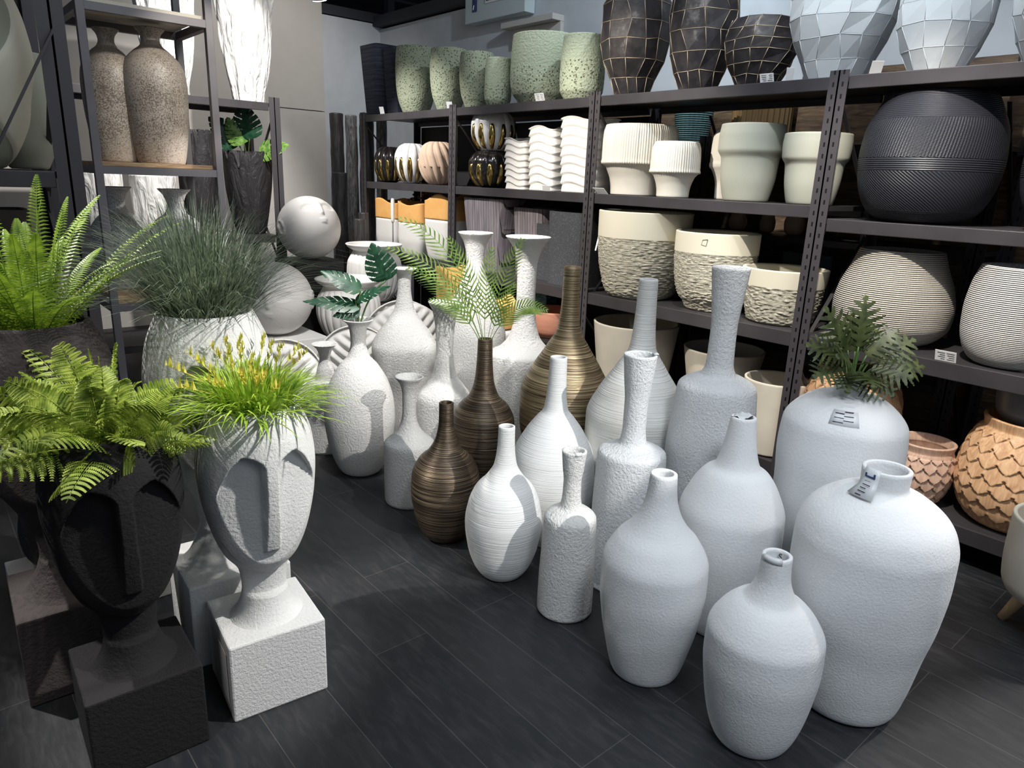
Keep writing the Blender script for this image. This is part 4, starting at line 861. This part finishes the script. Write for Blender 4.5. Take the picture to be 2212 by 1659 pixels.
# ---------------- face spheres ----------------
def ball(x,y,z,R,rz,label,tilt):
    vs=[];nu,nv=160,90; T=Matrix.Rotation(tilt,3,'X')
    for i in range(nv+1):
        th=PI*i/nv
        for j in range(nu):
            a=2*PI*j/nu; d=Vector((math.sin(th)*math.cos(a),math.sin(th)*math.sin(a),math.cos(th))); r=1.0; u,v=d.x,d.z
            if d.y<0:
                # shallow closed-eye face: nose ridge, eye hollows, lips
                r+=.065*math.exp(-(u/.05)**2)*sstep(.45,.1,v)*sstep(-.20,-.15,v)
                for s_ in (-1,1):
                    q=((u-s_*.34)/.26)**2+((v-.14)/.15)**2; r-=.04*sstep(1.05,.5,q)
                r+=.028*math.exp(-((v+.34)/.025)**2)*sstep(.16,.08,abs(u))+.03*math.exp(-((v+.41)/.03)**2)*sstep(.13,.05,abs(u))
            for s_ in (-1,1):
                if u*s_>.75: q=((d.y+.05)/.17)**2+(v/.27)**2; r+=.045*sstep(1.0,.85,q)-.05*sstep(.7,.45,q)
            p=T@(d*R*r); vs.append((p.x,p.y,max(p.z,-.985*R)+.985*R))
    fs=[[i*nu+j,(i+1)*nu+j,(i+1)*nu+(j+1)%nu,i*nu+(j+1)%nu] for i in range(nv) for j in range(nu)]
    o=link('face_sphere',mesh('face_sphere',vs,fs),M['ceramic_smooth'],None,(x,y,z)); o.rotation_euler.z=rz; tag(o,label,'sculpture','white face spheres')
ball(2.665,5.76,.886,.262,math.radians(4),'white face sphere on the tall black plinth',math.radians(-40))
ball(2.03,5.0,.441,.265,math.radians(-34),'white face sphere on the low white plinth, below the other',math.radians(-5))
# ---------------- clam-shaped leaf vases ----------------
def clam(x,y,R,rz,tilt,label,zoff=0):
    e=empty('leaf_vase',(x,y,zoff),label,'vase','round leaf-relief vases',rz)
    for side in (-1,1):
        vs=[];fs=[];nr,na=40,150
        for i in range(nr+1):
            t=i/nr
            for j in range(na):
                a=2*PI*j/na; X=R*t*math.cos(a); Z=R+R*t*math.sin(a)
                up=max(0,math.sin(a)); gape=.05*up*t**2
                dep=.085*math.sqrt(max(0,1-t**2.4))+.012+gape
                # leaf veins sweeping off a central rib
                xx=X/R; zz=(Z-R)/R
                vein=math.sin((zz-.9*abs(xx)**1.3+.2)*21); rel=.017*vein*(1-t**8)*min(1,abs(xx)/.08)
                rib=.014*math.exp(-(xx/.04)**2)
                vs.append((X,side*(dep+(rel+rib)*(1 if t<.97 else 0)),Z*(1) if Z>.02 else .02*(.5+Z/.04)))
        for i in range(nr):
            for j in range(na): fs.append([i*na+j,(i+1)*na+j,(i+1)*na+(j+1)%na,i*na+(j+1)%na][::side])
        o=link('shell',mesh('shell',vs,fs),M['white_glaze'],e); s_=o.modifiers.new('wall','SOLIDIFY'); s_.thickness=.010; s_.offset=0
clam(1.80,4.38,.265,math.radians(-30),0,'white leaf-relief round vase, leftmost of three behind the lime grass')
clam(2.38,4.46,.275,math.radians(-24),0,'white leaf-relief round vase, middle of three behind the vase of split leaves')
clam(2.88,4.62,.335,math.radians(-12),0,'largest white leaf-relief round vase, behind the pear-shaped vase')
# urns
def urn(x,y,z,R,H,label):
    p=[(R*.55,0),(R*.62,.02),(R*.85,H*.2),(R*1.0,H*.5),(R*.97,H*.68),(R*.8,H*.84),(R*.76,H*.88),(R*.95,H*.95),(R*1.02,H)]
    def mod(r,zz,a,HH): return (r*(1-.05*(1-abs(math.sin(a*12))**.5)) if H*.08<zz<H*.84 else r,zz)
    o=lathe('urn',p,M['white_glaze'],loc=(x,y,z),segs=192,thick=.02,depth=.2,mod=mod); tag(o,label,'urn','ribbed white urns')
urn(3.08,5.40,.551,.235,.48,'ribbed white urn, upper one on a dark box')
urn(2.66,5.08,.301,.255,.50,'ribbed white urn, lower one behind the split leaves')
# ---------------- display stand and left racks ----------------
AM='speckled amphora vases on the display stand'
vase('amber_amphora','amphora','speck_amber','speckled amber-grey amphora with flared lip, front one on the upper shelf','vase',AM,thick=.01,depth=.1)
D['am2']=(.965,4.38,1.612,[(r*.88,z*.97) for r,z in D['amber_amphora'][3]])
D['amber_amphora']=(1.16,)+D['amber_amphora'][1:]
vase('am2','amphora','speck_amber','speckled grey amphora with flared lip, rear left one on the upper shelf','vase',AM,thick=.01,depth=.1)
sv=[(.085,0),(.092,.03),(.13,.12),(.15,.22),(.145,.30),(.10,.385),(.055,.42),(.042,.46),(.055,.51),(.083,.545)]
for i,(x,y,lb) in enumerate(((1.17,4.18,'speckled silver round vase with flared lip, right one on the lower shelf'),(.93,4.40,'speckled silver round vase with flared lip, rear one on the lower shelf'),(.72+.13,4.12,'speckled silver round vase with flared lip, left one on the lower shelf'))):
    if i==2: continue
    o=lathe('round_vase',sv,M['speck_silver'],loc=(x,y,.938),segs=96,thick=.008,depth=.1); tag(o,lb,'vase','speckled round vases on the lower shelf')
def relief(amp,f1,f2):
    def f(r,z,a,H): return r+amp*noise.noise(Vector((math.cos(a)*f1,math.sin(a)*f1,z*f2))),z
    return f
vase('white_tall_a','planter','white_bark','tall white relief planter on top of the back rack, right one','planter','tall white relief planters',mod=relief(.03,4,4),segs=120,thick=.015,depth=.1)
D['wt2']=(1.80,6.25,2.125,[(r*1.0,z) for r,z in D['white_tall_a'][3]]); vase('wt2','planter','white_bark','tall white relief planter on top of the back rack, left one','planter','tall white relief planters',mod=relief(.03,4,4),segs=120,thick=.015,depth=.1)
def jag(r,z,a,H):
    q=noise.noise(Vector((math.cos(a)*3,math.sin(a)*3,z*3))); t=max(0,(z/H-.72)/.28); return r*(1+.04*q),z-t*t*.16*H*abs(noise.noise(Vector((math.cos(a)*4,math.sin(a)*4,1.7))))*2
vase('jagged_a','planter','veined','black veined planter with jagged rim holding split leaves on the back rack','planter','black jagged planters',mod=jag,segs=120,thick=.012,depth=.2)
vase('jagged_b','planter','veined','taller black veined planter with jagged rim, left of the one with leaves','planter','black jagged planters',mod=jag,segs=120,thick=.012,depth=.2)
vase('white_bright','planter','white_bark','bright white relief planter on the back rack behind the silver vases','planter','low white relief planters',mod=relief(.015,4,5),segs=100,thick=.012,depth=.2)
D['wb2']=(1.20,6.12,1.07,[(r*.95,z*1.02) for r,z in D['white_bright'][3]]); vase('wb2','planter','white_bark','bright white relief planter on the back rack, leftmost low one','planter','low white relief planters',mod=relief(.015,4,5),segs=100,thick=.012,depth=.2)
def swirl(x,y,z,R,H,label):
    p=[(R*.42,0),(R*.6,H*.08),(R*.9,H*.35),(R,H*.6),(R*.94,H*.8),(R*.78,H)]
    def mod(r,zz,a,HH): 
        s_=math.sin(3*(a+1.6*zz/HH+.8*math.sin(zz/HH*5))); return r*(1+.05*(1 if s_>0 else -.3)*min(1,abs(s_)*6)),zz
    o=lathe('planter',p,M['swirl_b'],loc=(x,y,z),segs=180,thick=.015,depth=.2,mod=mod)
    tag(o,label,'planter','swirled sage planters on the left rack')
swirl(.26,3.50,1.567,.235,.66,'large swirled sage and cream planter at the left edge on the upper tier')
o=lathe('planter',[(.07,0),(.11,.1),(.13,.3),(.11,.45)],M['swirl_a'],loc=(.47,3.70,1.567),segs=64,thick=.012,depth=.2); tag(o,'narrow sage planter behind the large swirled one','planter','swirled sage planters on the left rack')
for i,(x,w_,h,m,lb) in enumerate(((-.05,.30,.5,'brown_panel','large brown wood block planter on the left rack lower tier'),(.30,.24,.56,'dark_clay','dark plum planter in the middle of the left rack lower tier'))):
    sq_planter(x,3.56,.852,w_,w_*.9,w_,w_*.9,h,m,'planter',lb,'dark planters on the left rack')
o=lathe('planter',[(.09,0),(.12,.1),(.12,.3),(.08,.36)],M['speck_silver'],loc=(.46,3.42,.852),segs=64,thick=.01,depth=.1); tag(o,'small silver-grey vase behind the upright fern','vase')
# small things glimpsed behind the left face planters
o=lathe('rock_vase',[(.1,0),(.17,.08),(.19,.25),(.15,.42),(.1,.5)],M['veined'],loc=(.36,2.86,.12),segs=60,thick=.012,depth=.1,mod=relief(.02,3,6)); tag(o,'dark veined round pot seen between the black face planter and its larger neighbour','planter')
plinth('low grey plinth under the dark veined pot on the left',.12,2.66,.60,3.06,.12,'plinth_white')
# wall switch box, lamp
bxp=empty('electrical_box',(4.69,5.72,3.33),'pale blue steel electrical box high on the right wall','electrical box')
mb=MB(); mb.box((-.12,-.44,-.28),(0,.45,.25)); mb.build('cabinet',M['panel_box'],bxp,bevel=.005)
mb=MB(); mb.box((-.128,-.17,-.14),(-.121,.13,.14)); mb.build('window_frame',M['card'],bxp); mb=MB(); mb.box((-.131,-.15,-.12),(-.1285,.11,.12)); mb.build('window_pane',M['glass_dark'],bxp)
mb=MB(); mb.box((-.125,.26,-.19),(-.121,.33,.02)); sg=mb.build('sign',M['ink_blue'],bxp); mb=MB(); mb.bar((-.127,.275,-.09),(-.127,.315,.0),.012,.003); mb.bar((-.127,.30,-.13),(-.127,.31,-.17),.012,.003); mb.build('mark',M['card'],bxp)
mb=MB(); mb.box((4.56,4.9,2.94),(4.70,5.6,2.99)); mb.box((4.66,4.9,2.80),(4.70,5.55,2.94)); tag(mb.build('wall_bracket',M['wall_panel'],bevel=.004),'shallow pale ledge on the wall below the electrical box','ledge')
lm=empty('track_lamp',(1.94,4.0,2.55),'black cylinder spotlight hanging at the top of the view','lamp'); 
mb=MB(); ax=Vector((.30,.25,-1)).normalized(); mb.tube([Vector((0,0,.12))-ax*.0,Vector((0,0,.12))+ax*.16],.042,24); mb.build('housing',M['lamp_black'],lm,smooth=False)
mb=MB(); mb.tube([Vector((0,0,.12))+ax*.161,Vector((0,0,.12))+ax*.165],.038,24); mb.build('lens',M['glow'],lm)
mb=MB(); mb.tube([(0,0,.12),(0,0,1.85)],.008,8); mb.build('stem',M['lamp_black'],lm)
# ---------------- plants ----------------
def bez(p0,p1,p2,n):
    return [((1-t)**2)*p0+2*t*(1-t)*p1+t*t*p2 for t in [i/(n-1) for i in range(n)]]
def blade(mb,pts,w,side=None,fold=0):
    i0=len(mb.v); n=len(pts)
    for k,p in enumerate(pts):
        d=(pts[min(k+1,n-1)]-pts[max(k-1,0)]).normalized(); s=side or d.cross(Vector((0,0,1)))
        if s.length<.01: s=Vector((1,0,0))
        s=s.normalized(); t=k/(n-1); ww=w*(1-t**2.2)*(.6+.4*min(1,t*5))/2+.0002
        mb.v+=[p-s*ww,p+s*ww]
    for k in range(n-1): a=i0+2*k; mb.f.append([a,a+1,a+3,a+2])
def grass(name,x,y,z,R,n,hmin,hmax,spread,w,mat,label,droop=.5,seed=1,ears=0,bias=(0,0),soil=True):
    e=empty(name,(x,y,z),label,'grass plant' if not ears else 'grass plant'); rd=random.Random(seed); mb=MB()
    for k in range(n):
        a=rd.uniform(0,2*PI); r=R*math.sqrt(rd.random())*.9; p0=Vector((r*math.cos(a),r*math.sin(a),-.05)); b=a+rd.gauss(0,.5); h=rd.uniform(hmin,hmax); s=spread*rd.random()**.7*(.4+.6*r/R)
        o=Vector((math.cos(b)+bias[0],math.sin(b)+bias[1],0)); p1=p0+Vector((0,0,h*.75))+o*s*.45; p2=p0+o*s*1.15+Vector((0,0,h*(1-droop*(s/spread)**1.5)))
        blade(mb,bez(p0,p1,p2,6),w*rd.uniform(.6,1.2))
    o=mb.build('blades',M[mat],e,smooth=True); o['kind']='stuff'
    for k in range(ears):
        a=rd.uniform(0,2*PI); s=rd.uniform(.02,.16); o_=Vector((math.cos(a),math.sin(a),0)); p0=o_*.05; h=rd.uniform(.07,.14); pts=bez(p0+Vector((0,0,-.03)),p0+Vector((0,0,h*.6))+o_*s*.3,p0+o_*s+Vector((0,0,h)),7); m2=MB()
        m2.tube(pts,.0012,4); 
        for q in range(12):
            t=q/11; c=pts[-1]+(pts[-1]-pts[-2]).normalized()*(t*.055-.01); sd=(pts[-1]-pts[-2]).normalized().cross(Vector((math.cos(q*2.4),math.sin(q*2.4),.2))).normalized()
            blade(m2,[c,c+sd*.007+Vector((0,0,.006)),c+sd*.008+Vector((0,0,.02))],.009)
            blade(m2,[c,c+sd*.010+Vector((0,0,.026))],.0012)
        m2.build('ear',M['wheat'],e,smooth=True)
    mb=MB(); mb.tube([(0,0,-.075),(0,0,-.06)],R*.95,32); mb.build('filling',M['soil'],e)
    return e
HW=.26+.684; HT=.30+.857
grass('blue_grass',.715,2.335,HT,.125,1700,.16,.46,.42,.0034,'blue_grass','dense blue-green grass in the large white face planter',.62,2)
grass('lime_grass',.712,1.965,HW,.10,760,.09,.20,.24,.0085,'lime_grass','bright lime grass with yellow ears in the white face planter',.8,3,ears=26)
def frond(parent,p0,p1,p2,npin,lmax,mat,droopv=.25,lace=False,w=.011,name='frond',up=None):
    pts=bez(p0,p1,p2,npin+3); mb=MB(); mb.tube(pts,[.0022*(1-.8*i/len(pts)) for i in range(len(pts))],4)
    for k in range(2 if mat!='palm' else 7,len(pts)-1):
        t=k/(len(pts)-1); d=(pts[k+1]-pts[k-1]).normalized(); s=d.cross(up or Vector((0,0,1)))
        if s.length<.05: s=d.cross(Vector((1,0,0)))
        s.normalize(); nrm=s.cross(d); env=(math.sin(PI*min(1,(t*.92+.06)**.75)))**.8 if name!='frond' or mat=='palm' else min(1,.35+t*4)*(1-t)**.75+.04
        L=lmax*env
        for sg in (-1,1):
            q0=pts[k]; fw_=(.95,.28,1,.42) if mat!='palm' else (.62,.62,.62,.92); q1=q0+(s*sg*fw_[0]+d*fw_[1])*L*.6+nrm*.04*L; q2=q0+(s*sg*fw_[2]+d*fw_[3])*L*.98-Vector((0,0,droopv*L))
            if lace:
                pp=bez(q0,q1,q2,12); blade(mb,pp,.0022,side=nrm.cross((q2-q0).normalized()))
                dd=(q2-q0).normalized(); s2=nrm.cross(dd).normalized()
                for m_ in range(1,12):
                    l2=L*.20*(1-m_/13)+.003
                    for s3 in (-1,1):
                        c=pp[m_]; blade(mb,[c,c+(s2*s3*.8+dd*.4)*l2*.5+nrm*.002,c+(s2*s3+dd*.5)*l2],.0058,side=dd)
            else: blade(mb,[q0,q1,q2],w,side=d)
    return mb.build(name,M[mat],parent,smooth=False)
def rosette(name,x,y,z,R,n,mat,label,lmin,lmax,pin,npin,seed,lace=False,lean=(0,0),rise=(.5,1.3),w=.011):
    e=empty(name,(x,y,z),label,'fern'); rd=random.Random(seed)
    for k in range(n):
        a=2*PI*k/n*2.618+rd.uniform(-.3,.3); L=rd.uniform(lmin,lmax); el=rd.uniform(*rise); o=Vector((math.cos(a)+lean[0],math.sin(a)+lean[1],0)); o=o/max(.4,o.length); L*=1-(.42 if lace else 0)*max(0,o.x)*math.cos(el)**.5; r=R*.6*rd.random()
        p0=Vector((o.x*r,o.y*r,-.05)); dirv=o*math.cos(el)+Vector((0,0,math.sin(el))); p1=p0+dirv*L*.6; p2=p0+o*L*math.cos(el)*1.25+Vector((0,0,L*math.sin(el)*.85-.04))
        frond(e,p0,p1,p2,npin,pin*rd.uniform(.8,1.1),mat,lace=lace,w=w,up=(Vector((rd.uniform(-1,1),rd.uniform(-1,1),rd.uniform(.2,1))).normalized() if lace else None))
    mb=MB(); mb.tube([(0,0,-.075),(0,0,-.055)],R*.95,32); mb.build('filling',M['soil'],e)
    return e
rosette('upright_fern',.26,2.43,.295+.857,.125,42,'fern','upright bright green fern in the large dark face planter at the left edge',.32,.60,.060,38,11,rise=(.75,1.5),w=.0065)
rosette('lace_fern',.33,1.965,HW,.11,90,'fern_lace','lacy yellow-green fern in the black face planter',.16,.40,.075,13,12,lace=True,rise=(.2,1.56),lean=(-.12,0))
# palm in the medium bronze vase
x,y,z,p=D['brown_m']; pe=empty('palm_fronds',(x,y,z+p[-1][1]),'feathery green palm fronds in the medium dark bronze vase','palm')
R2=Matrix.Rotation(-.716,3,'Z')
def sc(dx,dz,dy=0): return R2@Vector((dx,dy,dz))
for (a,b,n_,l) in (((-.10,.50,.0),(-.45,.58,.02),24,.10),((-.14,.38,.03),(-.50,.44,-.03),26,.11),((-.10,.27,.0),(-.41,.34,.04),24,.11),((-.05,.30,.02),(-.20,.50,.03),22,.10),((.05,.28,.0),(.17,.51,.02),24,.11),((.12,.26,-.02),(.31,.16,-.04),24,.10),((-.02,.24,.04),(.02,.46,.06),22,.10),((-.10,.20,-.05),(-.28,.20,-.08),18,.08),((.06,.16,-.05),(.14,.30,-.07),18,.08)):
    frond(pe,Vector((0,0,-.08)),sc(a[0],a[1],a[2]),sc(b[0],b[1],b[2]),n_,l,'palm',.18,w=.0135,up=sc(0,.35,-1))
# split leaves
def leaf(parent,base,tip,normal,width,kind,mat,droop=.12,name='leaf'):
    d=tip-base; L=d.length; d=d.normalized(); s=d.cross(normal).normalized(); nn=s.cross(d); NS,NT=64,40; vs=[];fs=[]
    for i in range(NS+1):
        u=i/NS
        if kind=='m': wd=width*(math.sin(PI*min(1,(u*.93+.07))**.62))**.8*(1-.15*u)
        else: wd=width*(math.sin(PI*min(1,(u*.9+.1))**.8))**.7
        for j in range(NT+1):
            t=-1+2*j/NT; back=-.16*L*(1-u)**3*abs(t) if kind=='m' else -.1*L*(1-u)**3*abs(t)
            pz=-droop*L*(u**2)-.10*width*abs(t)**2+.02*width*math.sin(u*22)*abs(t)
            vs.append(base+d*(L*u+back+.18*L*abs(t)*(1-u))+s*wd*t+nn*pz)
    for i in range(NS):
        for j in range(NT):
            u=(i+.5)/NS; t=abs(-1+2*(j+.5)/NT); ph=((u-.10*t)*(7.0 if kind=='m' else 6.5))%1.0; cut=False; c=abs(ph-.5)
            if kind=='m':
                if t>.52 and c<.03+.22*(t-.48): cut=True
                if .22<t<.50 and .15<u<.8 and (c/.11)**2+((t-.36)/.13)**2<1: cut=True
            else:
                if t>.16 and c<.13+.30*(t-.16)**.9: cut=True
                if t>.9 and c<.42: cut=True
            if not cut: a=i*(NT+1)+j; fs.append([a,a+1,a+NT+2,a+NT+1])
    o=link(name,mesh(name,vs,fs),M[mat],parent); return o
def stalk(parent,pts,r,mat='stem',name='stem'):
    mb=MB(); mb.tube(pts,r,8); return mb.build(name,M[mat],parent,smooth=True)
x,y,z,p=D['monstera_vase']; me_=empty('split_leaf_plant',(x,y,z+p[-1][1]),'dark green split-leaf stems in the rough white urn-shaped vase','plant')
fc=sc(0,.25,-1).normalized()
for b,t,w_,nrm,mid in (((.15,.21),(.09,.40),.085,(.1,.1,-1),(.03,.12)),((.02,.16),(-.17,.27),.06,(.1,.75,-.7),(.0,.08)),((.015,.07),(-.27,.12),.058,(.05,.8,-.6),(.0,.03)),((.01,.05),(-.12,.03),.045,(.1,.6,-.8),(.0,.02)),((-.01,.10),(.17,.20),.035,(-.3,.5,-.8),(.0,.05))):
    if w_==0: continue
    B0=sc(b[0],b[1]); T=sc(t[0],t[1],-.05); leaf(me_,B0,T,sc(*[nrm[0],nrm[1],nrm[2]]) if 0 else (R2@Vector((nrm[0],nrm[2],nrm[1]))),w_,'m','monstera'); stalk(me_,bez(Vector((0,0,-.1)),sc(mid[0],mid[1]),B0,8),.0045)
# leaves on the back rack
x,y,z,p=D['jagged_a']; mj=empty('split_leaf_plant',(x,y,z+p[-1][1]-.05),'green split-leaf plant in the black jagged planter on the back rack','plant')
for b,t,w_,nrm,mt in (((-.05,.10),(-.26,.30),.12,(0,.2,-1),'monstera'),((.05,.14),(.02,.42),.13,(0,.2,-1),'monstera'),((-.10,.05),(-.18,.26),.11,(.3,.3,-1),'monstera'),((.12,.04),(.38,.12),.11,(0,.5,-.8),'monstera_light'),((.0,.1),(-.10,.30),.1,(.2,.3,-1),'monstera_light')):
    B0=sc(b[0],b[1],-.05); T=sc(t[0],t[1],-.12); leaf(mj,B0,T,R2@Vector((nrm[0],nrm[2],nrm[1])),w_,'m',mt); stalk(mj,bez(Vector((0,0,-.15)),sc(b[0]*.4,b[1]*.5),B0,8),.005)
# olive leaves
x,y,z,p=D['plant_vase']; ph=empty('olive_leaf_bunch',(x,y,z+p[-1][1]),'bunch of olive-green deeply lobed leaves in the large smooth white vase','plant'); rd=random.Random(21)
SP=[(-.12,.26,-.05),(-.02,.24,0),(.10,.20,-.02),(.18,.17,0),(-.16,.14,-.03),(.24,.07,0),(-.09,.12,-.12),(.04,.12,-.14),(.13,.06,-.12),(-.15,.04,-.08),(.0,.04,-.17),(-.05,.20,.10),(.08,.22,.12),(.02,.02,-.12),(.08,-.01,-.13),(-.06,.0,-.12),(.0,.30,-.02)]
for k,(dx,dz,dy) in enumerate(SP):
    T=sc(dx*1.12,dz,dy*1.0); B0=T*.30+Vector((0,0,.03)); nrm=Vector((0,0,1))*.8+sc(0,0,-1)*.7+Vector((rd.uniform(-.3,.3),rd.uniform(-.3,.3),0)); leaf(ph,B0,T,nrm,.085,'p','philo',.18); stalk(ph,bez(Vector((0,0,-.08)),B0*.5,B0,6),.003)
